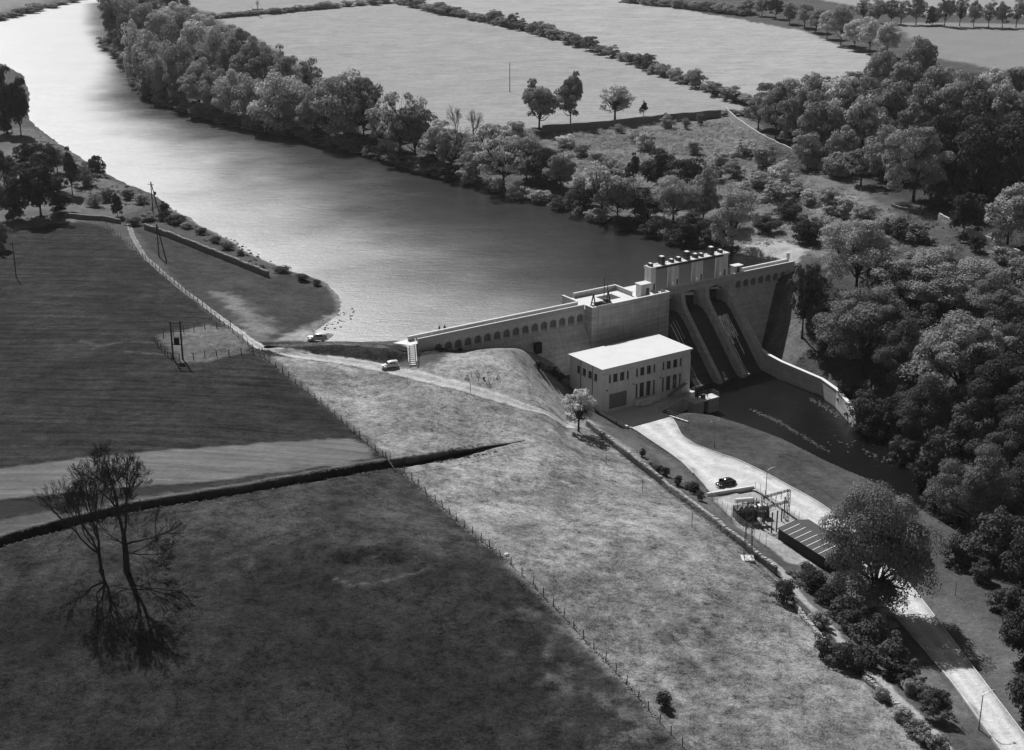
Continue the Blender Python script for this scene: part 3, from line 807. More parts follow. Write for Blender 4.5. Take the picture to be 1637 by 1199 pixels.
# spillway: piers with slots, chutes, gates
PIERS = [(63.3, 64.75), (70.2, 71.6), (77.5, 78.9), (84.8, 86.65)]
pier_prof = [(-5.2, -.92), (.02, -.85), (.35, -3.2), (1.5, -4.9), (14.4, -18.2), (14.4, -21), (-5.2, -21)]
for u0, u1 in PIERS[1:]:
    DM().prof(pier_prof, u0, u1 if u1 > 86 else u1 - .25).build('pier', M['concrete'], dam)
ch = [(-4.5, -6.2), (-2.5, -5.7), (-.8, -5.9), (1, -7.2), (3, -9.2), (6, -12.4), (9, -15.6), (11, -17.7), (12.5, -18.9), (15, -19.6)]
bays = [(64.75, 70.2), (71.35, 77.5), (78.65, 84.8)]
for u0, u1 in bays:
    DM().prof(ch + [(15, -22), (-4.5, -22)], u0 - .05, u1 + .05).build('chute', M['wet'], dam)
    g = DM().bx(u0, u1, -4.4, -4.1, -5.9, -1.9).build('sluice_gate', M['dark_metal'], dam)
    for z in (-5.2, -4.2, -3.2, -2.3): DM().bx(u0 + .1, u1 - .1, -4.1, -3.9, z, z + .18).build('girder', M['dark_metal'], g)
def ribbon(u0, u1, v0, v1, lift=.05, seed=0):
    m = DM(); vs_ = np.linspace(v0, v1, 26); cv = np.array(ch); row = []
    for i, v in enumerate(vs_):
        z = float(np.interp(v, cv[:, 0], cv[:, 1])) + lift
        w = (u1 - u0) * (.25 + .75 * vnoise(np.array([i * .7]), np.array([seed * 3.1]), 5)[0]); c = (u0 + u1) / 2 + (vnoise(np.array([i * .4]), np.array([seed + .5]), 6)[0] - .5) * (u1 - u0) * .5
        row.append(((c - w / 2, -v, z), (c + w / 2, -v, z)))
    for a, b in zip(row[:-1], row[1:]): m.add([a[0], a[1], b[1], b[0]], [(0, 1, 2, 3)])
    return m.build('water_streak', M['foam'], dam)
for i, (a, b, v0, v1) in enumerate(((66.2, 66.45, 1.2, 7.5), (67.2, 67.45, .8, 5.2), (68.1, 68.25, .6, 4.2), (66.3, 66.4, 7.5, 13), (79.1, 79.9, 1.6, 13.4), (79.7, 80.3, 1.6, 8), (80.2, 80.9, 1.7, 6), (80.8, 81.4, 1.6, 7), (81.3, 81.9, 1.8, 5.6), (81.8, 82.4, 1.6, 6), (82.3, 82.9, 1.6, 9), (82.9, 83.4, 1.6, 5.8), (80.6, 80.9, 6, 13.2))):
    ribbon(a, b, v0, v1, seed=i)
# bridge over the bays
for u0, u1 in ((64.42, 70.2), (71.6, 77.5), (78.9, 84.8)):
    n = 9; lo = [(u0 + (u1 - u0) * i / n, -1.05 + .38 * math.sin(math.pi * i / n)) for i in range(n + 1)]
    DM().prism(lo + [(u1, .95), (u0, .95)], lambda u, z: (u, .3, z), lambda u, z: (u, .02, z)).build('bridge_beam', M['concrete'], dam)
for u0, u1 in PIERS[1:]:
    DM().bx(u0, u1, -.3, -.0, -.84, .95).build('bridge_beam', M['concrete'], dam)
DM().bx(64.4, 86.65, -.34, .06, .951, 1.08).build('coping', M['concrete_lt'], dam)
DM().bx(64.42, 86.68, -2.4, -.31, -.7, -.35).build('bridge_deck', M['concrete'], dam)
# gate tower: four piers and the hoist deck
vz0, vz1 = -2.7, -5.1
for i, (u0, u1) in enumerate(PIERS):
    p = DM().bx(u0, u1, -3.6, vz0, -.9, 5.15).bx(u0 + .14, u1 - .14, -4.05, -3.6, -.9, 5.15).bx(u0, u1, vz1, -4.05, -.9, 5.15).build('tower_pier', M['concrete_lt'], dam)
    DM().bx(u0 + .75, u0 + 1.25, vz0 - .02, vz0 + .03, -.3, 1.65).build('door', M['dark_metal'], p)
    if i:
        m = DM(); m.tube([(u0 - .22, 4.55, -.6), (u0 - .22, 4.55, 4.4)], [.2, .12], 8); m.ball((u0 - .22, 4.55, 4.5), .18)
        m.build('guide_column', M['concrete_lt'], p); mm = DM(); mm.ball((u0 - .6, 2.3, .9), .24); mm.build('globe_lamp', M['white_metal'], p)
dk = DM().bx(63.1, 87.0, vz1 - .1, vz0 + .15, 5.17, 5.6).build('hoist_deck', M['concrete_lt'], dam)
DM().bx(64.6, 84.9, vz0 + .1, vz0 + .16, 5.0, 5.5).build('edge_girder', M['dark_metal'], dam)
DM().bx(63.15, 86.95, vz1, vz0 + .05, 5.601, 5.63).build('deck_slab', M['roof'], dam)
for u, w, h in ((64.0, .8, .55), (70.2, .9, .6), (72.3, 1.0, .75), (77.4, 1.1, .8), (79.2, .8, .6), (85.1, .8, .6)):
    hb = DM().bx(u - w / 2, u + w / 2, -4.5, -3.4, 5.632, 5.63 + h).build('winch_housing', M['dark_metal'], dam)
    DM().bx(u - w * .35, u + w * .35, -4.4, -3.5, 5.632 + h, 5.68 + h + .1).build('housing_lid', M['white_metal'], hb)
for u in (67.3, 74.8, 82.2):
    hb = DM().bx(u - .55, u + .55, -4.6, -3.3, 5.632, 7.3).build('hoist_cabinet', M['dark_metal'], dam)
    DM().bx(u - .45, u + .45, -4.45, -3.45, 7.302, 7.5).build('cabinet_roof', M['white_metal'], hb)
rl = DM()
for v in (vz1 + .05, vz0 - .0):
    for z in (6.1, 6.6): rl.tube([(63.2, -v, z), (86.9, -v, z)], .025, 4)
    for k in range(17): rl.tube([(63.2 + k * 1.48, -v, 5.6), (63.2 + k * 1.48, -v, 6.6)], .03, 4)
rl.build('railing', M['grey_metal'], dam)
# hatch in the wing face
DM().bx(27.6, 29.2, 1.6, 2.6, -6.9, -4.6).build('face_hatch', M['black'], dam)
# spillway walls flanking the basin
mb = MB()
wallpts = [uv(86.2, 11.0)[:2]] + [at(x, y, -14.6)[:2] for x, y in ((1228,566),(1250,577),(1285,591),(1315,603),(1340,620),(1358,640),(1372,657))]
for i in range(len(wallpts) - 1):
    a, b = wallpts[i], wallpts[i + 1]; d = (b - a) / np.linalg.norm(b - a); n = np.array([-d[1], d[0]]) * .35
    z0, z1 = -14.6 - i * .12, -14.6 - (i + 1) * .12
    q = [np.append(a - n, z0), np.append(b - n, z1), np.append(b + n, z1), np.append(a + n, z0)]
    mb.add(q + [p * np.array([1, 1, 0]) + np.array([0, 0, -20.5]) for p in q], [(0, 1, 2, 3), (0, 4, 5, 1), (1, 5, 6, 2), (2, 6, 7, 3), (3, 7, 4, 0)])
bw_ = thing('basin_wall', 'curved concrete training wall on the far side of the stilling basin', 'wall')
mb.build('wall', M['concrete'], bw_)
mb = MB()
for i in range(len(wallpts) - 1):
    a, b = wallpts[i], wallpts[i + 1]; d = (b - a) / np.linalg.norm(b - a); n = np.array([-d[1], d[0]]) * .42
    z0, z1 = -14.597 - i * .12, -14.597 - (i + 1) * .12
    q = [np.append(a - n, z0), np.append(b - n, z1), np.append(b + n, z1), np.append(a + n, z0)]
    mb.add(q + [p + np.array([0, 0, .16]) for p in q], [(4, 5, 6, 7), (0, 1, 5, 4), (1, 2, 6, 5), (2, 3, 7, 6), (3, 0, 4, 7)])
mb.build('coping', M['coping'], bw_)

# hoist frame (trash rake) on the intake deck
hk = dthing('hoist_frame', 'dark steel A-frame hoist with machinery on the pale intake deck', 'hoist')
for u in (44.2, 48.3):
    m = DM()
    for v in (1.9, -.2): m.tube([(u, -v, .03), (u, -.85, 3.4)], .16, 6)
    m.tube([(u, -1.45, 1.4), (u, -.25, 1.4)], .1, 6)
    m.build('a_frame', M['dark_metal'], hk)
m = DM(); m.bx(44.0, 48.5, .7, 1.0, 3.25, 3.5); m.build('cross_beam', M['dark_metal'], hk)
DM().bx(44.3, 46.4, .2, 1.6, .05, .75).build('winch_bed', M['dark_metal'], hk)
DM().bx(46.6, 48.6, .3, 1.7, .05, 1.3).bx(47.2, 47.9, .5, 1.3, 1.3, 1.9).build('motor', M['dark_metal'], hk)
m = DM(); m.tube([(44.6, -.9, 1.1), (46.2, -.9, 1.1)], .42, 10); m.build('drum', M['dark_metal'], hk)
DM().bx(45.1, 45.9, 1.9, 2.3, .05, .4).build('switch_box', M['white_metal'], hk)
m = DM(); m.tube([(48.7, 1.2, .03), (48.7, 1.2, 6.2)], .09, 6); m.tube([(50.6, 2.4, .03), (50.6, 2.4, 4.2)], .09, 6); m.build('mast', M['dark_metal'], hk)

# steps with white handrails down the grass bank at the left end of the dam
st = dthing('bank_steps', 'concrete steps with white handrails down the grass bank by the dam', 'steps')
DM().prism([(-3.6, 3.2), (1.4, 3.6), (1.8, .2), (-1.4, -.1)], lambda a, b: (a - .8, b, .0), lambda a, b: (a - .8, b, .14)).build('landing_slab', M['coping'], st)
s0, s1 = G(657, 556), G(659, 584)
s0, s1 = np.array(uv(*puv(658, 553, 0), .1)), np.array([*G(660, 585)[:2], G(660, 585)[2]])
dv = s1 - s0; hd = dv[:2] / np.linalg.norm(dv[:2]); sd_ = np.array([-hd[1], hd[0]])
R_ = Matrix.Rotation(-DAZ, 3, 'Z')
def loc(p): q = R_ @ (Vector(p) - Vector((DA[0], DA[1], 0))); return tuple(q)
for i in range(10):
    p = s0 + dv * (i + .5) / 10; q = MB()
    c = [np.append(p[:2] + sd_ * a + hd * b, p[2] + z) for z in (-.15, .12) for a, b in ((-.6, -.2), (.6, -.2), (.6, .2), (-.6, .2))]
    q.add([loc(x) for x in c], [(3, 2, 1, 0), (4, 5, 6, 7), (0, 1, 5, 4), (1, 2, 6, 5), (2, 3, 7, 6), (3, 0, 4, 7)]).build('step', M['concrete_lt'], st)
for s in (-.8, .8):
    q = MB(); pts = [np.append(s0[:2] + sd_ * s + dv[:2] * t, s0[2] + dv[2] * t + .95) for t in (-.12, 0, .5, 1)]
    q.tube([loc(x) for x in pts], .07, 6)
    for t in (0, .33, .66, 1): b = s0 + dv * t; q.tube([loc(np.append(b[:2] + sd_ * s, b[2] - .1)), loc(np.append(b[:2] + sd_ * s, b[2] + .95))], .05, 5)
    q.build('handrail', M['white_metal'], st)

# ------------------------------------------------------------------ power station
ph = dthing('power_station', 'flat-roofed two-storey power station with tall windows below the dam', 'building')
ph.location = tuple(uv(-.96, 1.31, .6))
ZB, ZT = -16.2, -6.86
def facade(a0, a1, rects, place, name):
    """wall with openings; place(a, z, depth) -> local point"""
    us = sorted({a0, a1} | {r[0] for r in rects} | {r[1] for r in rects}); zs = sorted({ZB - .6, ZT} | {r[2] for r in rects} | {r[3] for r in rects})
    m = DM()
    for i in range(len(us) - 1):
        for j in range(len(zs) - 1):
            c = ((us[i] + us[i + 1]) / 2, (zs[j] + zs[j + 1]) / 2)
            if any(r[0] < c[0] < r[1] and r[2] < c[1] < r[3] for r in rects): continue
            m.add([place(us[i], zs[j], 0), place(us[i + 1], zs[j], 0), place(us[i + 1], zs[j + 1], 0), place(us[i], zs[j + 1], 0)], [(0, 1, 2, 3)])
    for r in rects:
        c = [(r[0], r[2]), (r[1], r[2]), (r[1], r[3]), (r[0], r[3])]
        for k in range(4):
            p, q = c[k], c[(k + 1) % 4]
            m.add([place(*p, 0), place(*q, 0), place(*q, .35), place(*p, .35)], [(0, 1, 2, 3)])
    m.build(name, M['render'], ph, fix=False)
def window(r, place, bars):
    m = DM(); w = .07
    def bar(a0, a1, z0, z1):
        q = [place(a, z, d) for d in (.2, .29) for a, z in ((a0, z0), (a1, z0), (a1, z1), (a0, z1))]
        m.add(q, [(0, 1, 2, 3), (7, 6, 5, 4), (0, 4, 5, 1), (1, 5, 6, 2), (2, 6, 7, 3), (3, 7, 4, 0)])
    bar(r[0], r[1], r[2], r[2] + w); bar(r[0], r[1], r[3] - w, r[3]); bar(r[0], r[0] + w, r[2] + w, r[3] - w); bar(r[1] - w, r[1], r[2] + w, r[3] - w)
    for k in range(1, bars): z = r[2] + (r[3] - r[2]) * k / bars; bar(r[0] + w, r[1] - w, z - .025, z + .025)
    if r[1] - r[0] > .9: c = (r[0] + r[1]) / 2; bar(c - .025, c + .025, r[2] + w + .001, r[3] - w - .001)
    o = m.build('window', M['frame'], ph)
    DM().add([place(a, z, .26) for a, z in ((r[0], r[2]), (r[1], r[2]), (r[1], r[3]), (r[0], r[3]))], [(0, 1, 2, 3)]).build('pane', M['glass'], o, fix=False)
    q = [place(a, z, d) for z in (r[2] - .1, r[2] - .002) for a, d in ((r[0] - .05, -.08), (r[1] + .05, -.08), (r[1] + .05, .2), (r[0] - .05, .2))]
    DM().add(q, [(3, 2, 1, 0), (4, 5, 6, 7), (0, 1, 5, 4), (1, 2, 6, 5), (2, 3, 7, 6), (3, 0, 4, 7)]).build('sill', M['concrete'], o)
cols = [(.0, .52), (1.12, 2.3), (2.92, 4.1), (4.72, 5.27)]
fr = lambda a, z, d: (a, -19 + d, z)
wins, door = [], (35.1, 39.9, -16.0, -12.6)
for bi, b0 in enumerate((34.93, 42.17, 49.43)):
    for c0, c1 in cols:
        wins.append((b0 + c0, b0 + c1, -10.1, -8.25))
        if bi: wins.append((b0 + c0, b0 + c1, -15.0, -11.75))
facade(33.1, 57.1, wins + [door], fr, 'front_wall')
for r in wins: window(r, fr, 3 if r[3] > -9 else 5)
lf = lambda a, z, d: (33.1 + d, -a, z)
lw = [(10.0, 11.2, -9.9, -8.25), (12.0, 13.3, -9.9, -8.25), (14.05, 15.35, -9.9, -8.25), (16.1, 17.25, -9.9, -8.25)]
facade(7.6, 19, lw, lf, 'side_wall')
for r in lw: window(r, lf, 3)
facade(33.1, 57.1, [], lambda a, z, d: (90.2 - a, -7.6 - d, z), 'rear_wall')
facade(7.6, 19, [], lambda a, z, d: (57.1 - d, -(26.6 - a), z), 'side_wall')
d_ = DM().bx(35.1, 39.9, 18.6, 18.7, -16.1, -12.6).build('roller_door', M['frame'], ph)
for k in range(1, 11): DM().bx(35.1, 39.9, 18.7, 18.73, -16 + k * .31, -15.96 + k * .31).build('slat', M['frame'], d_)
for u0, u1 in ((33.1, 34.75), (40.45, 41.95), (47.65, 49.25), (54.95, 57.1)):
    DM().bx(u0 - (.0), u1, 19.002, 19.16, -16.7, -7.9).build('pilaster', M['render'], ph)
DM().bx(33.0, 57.2, 7.5, 19.2, ZT - .02, -6.78).build('cornice', M['render'], ph)
DM().bx(32.75, 57.45, 7.25, 19.4, -6.78, -6.5).build('roof', M['roof'], ph)
for v in (11.6, 15.75):
    m = DM(); m.tube([(33.0, -v, -16), (33.0, -v, -6.9)], .06, 6); m.build('downpipe', M['dark_metal'], ph)
for u in (34.2, 41.2, 48.5):
    m = DM(); m.tube([(u, -19.1, -11.4), (u, -19.5, -11.3)], .04, 5); m.ball((u, -19.5, -11.4), .16); m.build('wall_lamp', M['dark_metal'], ph)
# outside stair at the right end of the front
m = DM()
for k in range(12): m.bx(50.6 + k * .42, 51.05 + k * .42, 19.3, 20.2, -16 + k * .17, -15.9 + k * .17)
m.tube([(50.5, -20.25, -15), (55.7, -20.25, -12.9)], .05, 5); m.build('outside_stair', M['grey_metal'], ph)
DM().bx(41.5, 47.8, 19.3, 20.2, -16.3, -15.0).bx(42.5, 45.5, 20.2, 20.9, -16.3, -15.4).build('plinth', M['render'], ph)

# yard paving in front of the station
yd = MB(); yp = [uv(u, v, -16.0 + .09) for u, v in ((33.6, 19.25), (57, 19.25), (57.1, 21.0))] + [at(x, y, -15.93) for x, y in ((1053,660),(1069,667),(1007,684),(985,674),(968,664))]
yd.add(yp, [tuple(range(len(yp)))]); yard = yd.build('yard', M['road'], None)
if yard.data.polygons[0].normal.z < 0: yard.data.flip_normals()
tag(yard, 'concrete yard in the shade of the power station', None, None, 'structure')
# quay wall with railing beside the draft tubes
qa, qb, qc = uv(57.1, 21.0)[:2], at(1053, 660, -15.95)[:2], at(1100, 675, -15.95)[:2]
qw = thing('quay_wall', 'low quay wall and pipe railing beside the tailrace platform', 'wall')
m = MB(); rr = MB()
for a, b in ((qa, qb), (qb, qc)):
    d = (b - a) / np.linalg.norm(b - a); n = np.array([-d[1], d[0]]) * .2
    q = [np.append(p, z) for z in (-20.5, -15.75) for p in (a - n, b - n, b + n, a + n)]
    m.add(q, [(4, 5, 6, 7), (0, 1, 5, 4), (1, 2, 6, 5), (2, 3, 7, 6), (3, 0, 4, 7)])
    for z in (-15.2, -14.75): rr.tube([np.append(a, z), np.append(b, z)], .035, 5)
    for t in np.linspace(0, 1, 8): p = a + (b - a) * t; rr.tube([np.append(p, -15.8), np.append(p, -14.7)], .035, 5)
m.build('wall', M['concrete_lt'], qw); rr.build('railing', M['grey_metal'], qw)
pf = dthing('gate_platform', 'white-topped concrete platform standing in the tailrace beside the station', 'platform')
DM().bx(52.2, 59.2, 24.4, 26.9, -16.0, -15.7).build('top_slab', M['roof'], pf)
for u0, u1 in ((52.3, 54.9), (56.3, 59.1)): DM().bx(u0, u1, 24.5, 26.8, -21, -16.002).build('pier', M['concrete'], pf)
DM().bx(54.9, 56.3, 24.8, 25.0, -21, -16.003).build('stop_gate', M['black'], pf)
DM().bx(51.9, 52.5, 20.9, 24.39, -16.0, -15.72).build('walkway', M['roof'], pf)
m = DM()
for (a, b) in (((52.3, 24.5), (59.1, 24.5)), ((59.1, 24.5), (59.1, 26.8)), ((52.3, 26.8), (52.3, 24.6)), ((52.5, 21), (52.5, 24.4))):
    for z in (-15.2, -14.7): m.tube([(a[0], -a[1], z), (b[0], -b[1], z)], .03, 4)
    for t in np.linspace(0, 1, 5): u, v = a[0] + (b[0] - a[0]) * t, a[1] + (b[1] - a[1]) * t; m.tube([(u, -v, -15.7), (u, -v, -14.7)], .03, 4)
m.build('railing', M['grey_metal'], pf)
m = DM(); m.bx(55.2, 56.0, 25.3, 26.0, -15.7, -14.8); m.tube([(55.6, -25.6, -14.8), (55.6, -25.6, -12.6)], .07, 6); m.build('gate_hoist', M['dark_metal'], pf)

# ------------------------------------------------------------------ people
def person(px, py, z, label, pose=0, rz=0, base=None):
    p = at(px, py, z) if base is None else base
    V = [(0, 0, .95), (0, 0, 1.15), (0, 0, 1.4), (0, .01, 1.52), (0, .02, 1.66), (0, .02, 1.76),
         (.1, 0, .9), (.11, .02 + .1 * pose, .5), (.11, .0 + .14 * pose, .09), (.11, .12 + .14 * pose, .04), (-.1, 0, .9), (-.11, -.06 * pose, .5), (-.11, -.14 * pose, .09), (-.11, .1 - .14 * pose, .04),
         (.2, 0, 1.4), (.26, -.03, 1.13), (.25, .1, .9), (.25, .13, .81), (-.2, 0, 1.4), (-.27, -.02, 1.13), (-.26, .12 + .1 * pose, .92 + .05 * pose), (-.25, .16 + .12 * pose, .84 + .08 * pose)]
    E = [(0, 1), (1, 2), (2, 3), (3, 4), (4, 5), (0, 6), (6, 7), (7, 8), (8, 9), (0, 10), (10, 11), (11, 12), (12, 13), (2, 14), (14, 15), (15, 16), (16, 17), (2, 18), (18, 19), (19, 20), (20, 21)]
    Rr = [.16, .15, .16, .06, .1, .07, .1, .075, .05, .045, .1, .075, .05, .045, .075, .055, .042, .04, .075, .055, .042, .04]
    me = bpy.data.meshes.new('person'); me.from_pydata(V, E, [])
    o = link('person', me, None, p, (0, 0, rz))
    md = o.modifiers.new('skin', 'SKIN'); bpy.context.view_layer.update()
    if not me.skin_vertices:
        b = bmesh.new(); b.from_mesh(me); b.verts.layers.skin.verify(); b.to_mesh(me); b.free()
    for i, r in enumerate(Rr): me.skin_vertices[0].data[i].radius = (r, r * (.75 if i in (0, 1, 2) else 1))
    me.skin_vertices[0].data[0].use_root = True
    o.modifiers.new('sub', 'SUBSURF').render_levels = 1
    me.materials.append(M['cloth'])
    return tag(o, label, 'person', 'people on the dam and the platform')
u_, v_ = puv(702.5, 533, 0)
person(702.5, 533, .0, 'person in dark clothes on the dam crest, nearer the bank steps', 0, 2.2, uv(u_, min(v_, -.7), 0))
u_, v_ = puv(711, 532, 0)
person(711, 532, .0, 'person in dark clothes on the dam crest, farther from the bank steps', .4, .6, uv(u_, min(v_, -.7), 0))
person(0, 0, 0, 'person in dark clothes at the near corner of the tailrace platform', .3, 1, uv(53.6, 26.1, -15.7))
person(0, 0, 0, 'person in dark clothes beside the hoist on the tailrace platform', 0, 2.5, uv(56.7, 25.8, -15.7))

# ------------------------------------------------------------------ street lamps
def lamp(px, py, label, h=5.3, arm=1.5, az=0.0, double=False):
    p = G(px, py, -15); o = thing('street_lamp', label, 'lamp', p, az, 'road lamps')
    m = MB(); m.tube([(0, 0, -.2), (0, 0, .9), (0, 0, .95), (0, 0, h)], [.12, .12, .08, .06], 8); m.build('pole', M['grey_metal'], o)
    for s in ((1, -1) if double else (1,)):
        pts = [(0, 0, h - .25), (s * arm * .18, 0, h + .12), (s * arm * .5, 0, h + .38), (s * arm, 0, h + .46)]
        m = MB(); m.tube(pts, .05, 6); a = m.build('arm', M['white_metal'] if not double else M['grey_metal'], o)
        m = MB(); m.tube([(s * arm * .95, 0, h + .5), (s * arm * 1.0, 0, h + .42), (s * arm * 1.0, 0, h + .2)], [.06, .2, .12], 8); m.build('lamp_head', M['grey_metal'], a)
    return o
lamp(1142, 715, 'double-armed lamp post on the grass beside the dam yard road', 5.2, .9, 0.4, True)
lamp(1224, 793, 'lamp post with one pale curved arm beside the substation', 5.2, 1.5, 0.25)
lamp(1564.5, 1167, 'lamp post with one curved arm standing on the road edge at bottom right', 5.4, 1.7, .35)
lamp(1419, 968, 'lamp post half hidden under the big round tree by the road', 5.0, 1.4, .2)

# ------------------------------------------------------------------ cars
def car(name, label, p, rz, paint, top=None, open_door=False, van=False):
    o = thing(name, label, 'car', p, rz)
    def loft(st, mat_, nm, par):
        m = MB(); n = 10; rings = []
        for x, z0, z1, hw in st:
            zc, hz = (z0 + z1) / 2, (z1 - z0) / 2; r = []
            for k in range(n):
                a = 2 * math.pi * (k + .5) / n; c, s = math.cos(a), math.sin(a)
                r.append((x, hw * math.copysign(abs(c) ** .45, c), zc + hz * math.copysign(abs(s) ** .5, s)))
            rings.append(r)
        v = [q for r in rings for q in r]; f = [tuple(range(n)), tuple(range(len(v) - 1, len(v) - n - 1, -1))]
        for i in range(len(rings) - 1):
            for k in range(n): f.append((i * n + k, (i + 1) * n + k, (i + 1) * n + (k + 1) % n, i * n + (k + 1) % n))
        m.add(v, f); return m.build(nm, mat_, par, smooth=True)
    loft([(-2.1, .45, .78, .5), (-1.9, .34, .98, .7), (-1.2, .28, 1.06, .8), (0, .28, 1.04, .82), (.8, .28, 1.06, .78), (1.5, .32, 1.02, .6), (1.95, .42, .95, .48), (2.08, .5, .85, .4)], paint, 'body', o)
    cab = [(-1.75, .98, 1.1, .58), (-1.3, .98, 1.42, .62), (-.5, .98, 1.6, .64), (.25, .98, 1.57, .63), (.75, .98, 1.12, .6)]
    if van: cab = [(-2.0, .98, 1.3, .64), (-1.9, .98, 1.58, .66), (-.5, .98, 1.66, .68), (.3, .98, 1.6, .66), (.8, .98, 1.12, .62)]
    loft(cab, top or paint, 'cabin', o)
    for s in (-1, 1):
        for a, b in ((-1.2, -.55), (-.45, .2)):
            MB().box(a, b, s * .605, s * .675, 1.12, 1.42).build('side_window', M['glass'], o)
        for x in (-1.3, 1.35):
            m = MB(); m.tube([(x, s * .5, .34), (x, s * .78, .34)], .34, 14); w = m.build('wheel', M['rubber'], o)
            m = MB(); m.tube([(x, s * .78, .34), (x, s * .8, .34)], .19, 12); m.build('hub_cap', M['white_metal'], w)
            m = MB(); m.ball((x, s * .68, .5), .46, 10, 8, .75); m.build('fender', paint, o, smooth=True)
        m = MB(); m.tube([(1.75, s * .52, .82), (1.95, s * .52, .82)], .12, 10); m.build('headlight', M['white_metal'], o)
    m = MB(); m.add([(.5, -.5, 1.46), (.5, .5, 1.46), (.8, .52, 1.12), (.8, -.52, 1.12)], [(0, 1, 2, 3)]); ws = m.build('windscreen', M['glass'], o); ws.location = (.03, 0, .04)
    for x in (-2.15, 2.12): MB().box(x - .04, x + .04, -.72, .72, .42, .54).build('bumper', M['white_metal'], o)
    if open_door:
        MB().box(.1, .95, 0, .06, .42, 1.4).build('door', paint, o).location = (.1, -.82, 0)
        o.children[-1].rotation_euler = (0, 0, -1.1)
        MB().box(.2, .85, -.01, .07, 1.08, 1.35).build('window', M['white_metal'], o.children[-1])
    return o
p0, p1 = G(1142, 786, -15), G(1180, 776, -15)
car('car', 'black rounded saloon car parked by the substation with a door open', (p0 + p1) / 2 + np.array([0, .9, .07]), math.atan2(p0[1] - p1[1], p0[0] - p1[0]), M['car_black'], None, True)
q = G(623, 588); car('car', 'white-topped estate car on the track below the bank steps', q + np.array([0, 0, .05]), math.radians(205), M['car_white'], M['car_white'], False, True).scale = (.86, .86, .86)
q = G(507, 546); car('car', 'pale car parked at the water end of the grass bank', q + np.array([0, .5, .05]), math.radians(178), M['car_white'], M['car_white'], False, True)

# ------------------------------------------------------------------ walls of field stone
def stone_wall(pts, h, th, label, coping=True, seed=0, material='stone', zoff=0.0):
    rg = random.Random(seed); pts = [np.array(p[:2]) for p in pts]
    o = thing('stone_wall', label, 'wall', (0, 0, 0))
    seg = [np.linalg.norm(b - a) for a, b in zip(pts[:-1], pts[1:])]; cum = np.concatenate([[0], np.cumsum(seg)])
    X = lambda s: np.array([np.interp(s, cum, [p[0] for p in pts]), np.interp(s, cum, [p[1] for p in pts])])
    m = MB(); cp = MB(); nc = max(2, int(h / .27)); total = cum[-1]
    ss = np.arange(0, total + 1, 1.0); zz = [Tz(*X(s)) for s in ss]
    def block(mb, s0, s1, z0, z1, w, j=0.0):
        a, b = X(s0), X(s1); d = b - a; L = np.linalg.norm(d)
        if L < 1e-4: return
        d /= L; n = np.array([-d[1], d[0]]); o1, o2 = w / 2 + rg.uniform(-j, j), w / 2 + rg.uniform(-j, j); g = .012
        q = [a + d * g - n * o1, b - d * g - n * o1, b - d * g + n * o2, a + d * g + n * o2]
        v = [np.append(p, z0) for p in q] + [np.append(p, z1 + rg.uniform(-j, j) * .5) for p in q]
        mb.add(v, [(4, 5, 6, 7), (0, 1, 5, 4), (1, 2, 6, 5), (2, 3, 7, 6), (3, 0, 4, 7)])
    for k in range(nc):
        s = rg.uniform(0, .3)
        while s < total - .05:
            L = min(rg.uniform(.35, .85), total - s); z = np.interp(s + L / 2, ss, zz) + zoff
            top = (k + 1) * h / nc + .06 * math.sin(s * .7 + seed)
            block(m, s, s + L, z + (k * h / nc if k else -.6), z + top, th, .05); s += L
    m.build('wall_stones', M[material], o, fix=False)['kind'] = 'stuff'
    if coping:
        s = 0.0
        while s < total:
            L = rg.uniform(.14, .26); z = np.interp(s, ss, zz) + zoff + h + .05 * math.sin(s * .7 + seed)
            if rg.random() < .93: block(cp, s, min(s + L, total), z - .05, z + rg.uniform(.12, .34), th * rg.uniform(.7, 1.05), .06)
            s += L + .05
        cp.build('coping_stones', M['stone_lt'], o, fix=False)['kind'] = 'stuff'
    return o
Gp = lambda L: [G(x, y) for x, y in L]
stone_wall(Gp([(938,681),(962,700),(1000,730),(1060,776),(1110,815),(1160,854),(1200,886),(1240,918)]), 1.15, .6, 'long stone boundary wall with upright coping between bright field and yard bank', True, 1)
stone_wall(Gp([(1262,950),(1280,985),(1310,1020),(1330,1046)]), .55, .6, 'tumbled stretch of stone wall below the end of the long boundary wall', True, 2, 'stone_lt')
stone_wall(Gp([(1380,1086),(1405,1106),(1432,1130),(1470,1168),(1520,1215)]), .5, .6, 'low pale rubble wall beside the footpath near the bottom edge', True, 3, 'stone_lt')
stone_wall(Gp([(231,366),(300,391),(360,415),(429,443)]), 1.3, .6, 'straight dark stone wall beside the reservoir shore', True, 4)
stone_wall(Gp([(104,347),(130,350),(165,352),(192,357)]), 1.2, .6, 'short stone wall at the head of the dark field under trees', False, 5)
stone_wall(Gp([(866,213),(940,208),(1000,202),(1060,195),(1110,191),(1152,187)]), 2.7, .5, 'high dark garden wall along the lower edge of the far field', False, 6)
stone_wall(Gp([(1160,180),(1176,196),(1200,213),(1225,228),(1275,252),(1330,280)]), 2.0, .5, 'garden wall running down from the field corner past the wood', False, 7, 'stone_lt')
stone_wall(Gp([(1500,352),(1545,376),(1590,396),(1660,428)]), 2.0, .5, 'garden wall with pale top at the right edge of the orchard', False, 8, 'stone_lt')
stone_wall(Gp([(1425,330),(1440,335),(1475,342)]), .8, .5, 'short piece of low wall under the big orchard edge tree', False, 9)

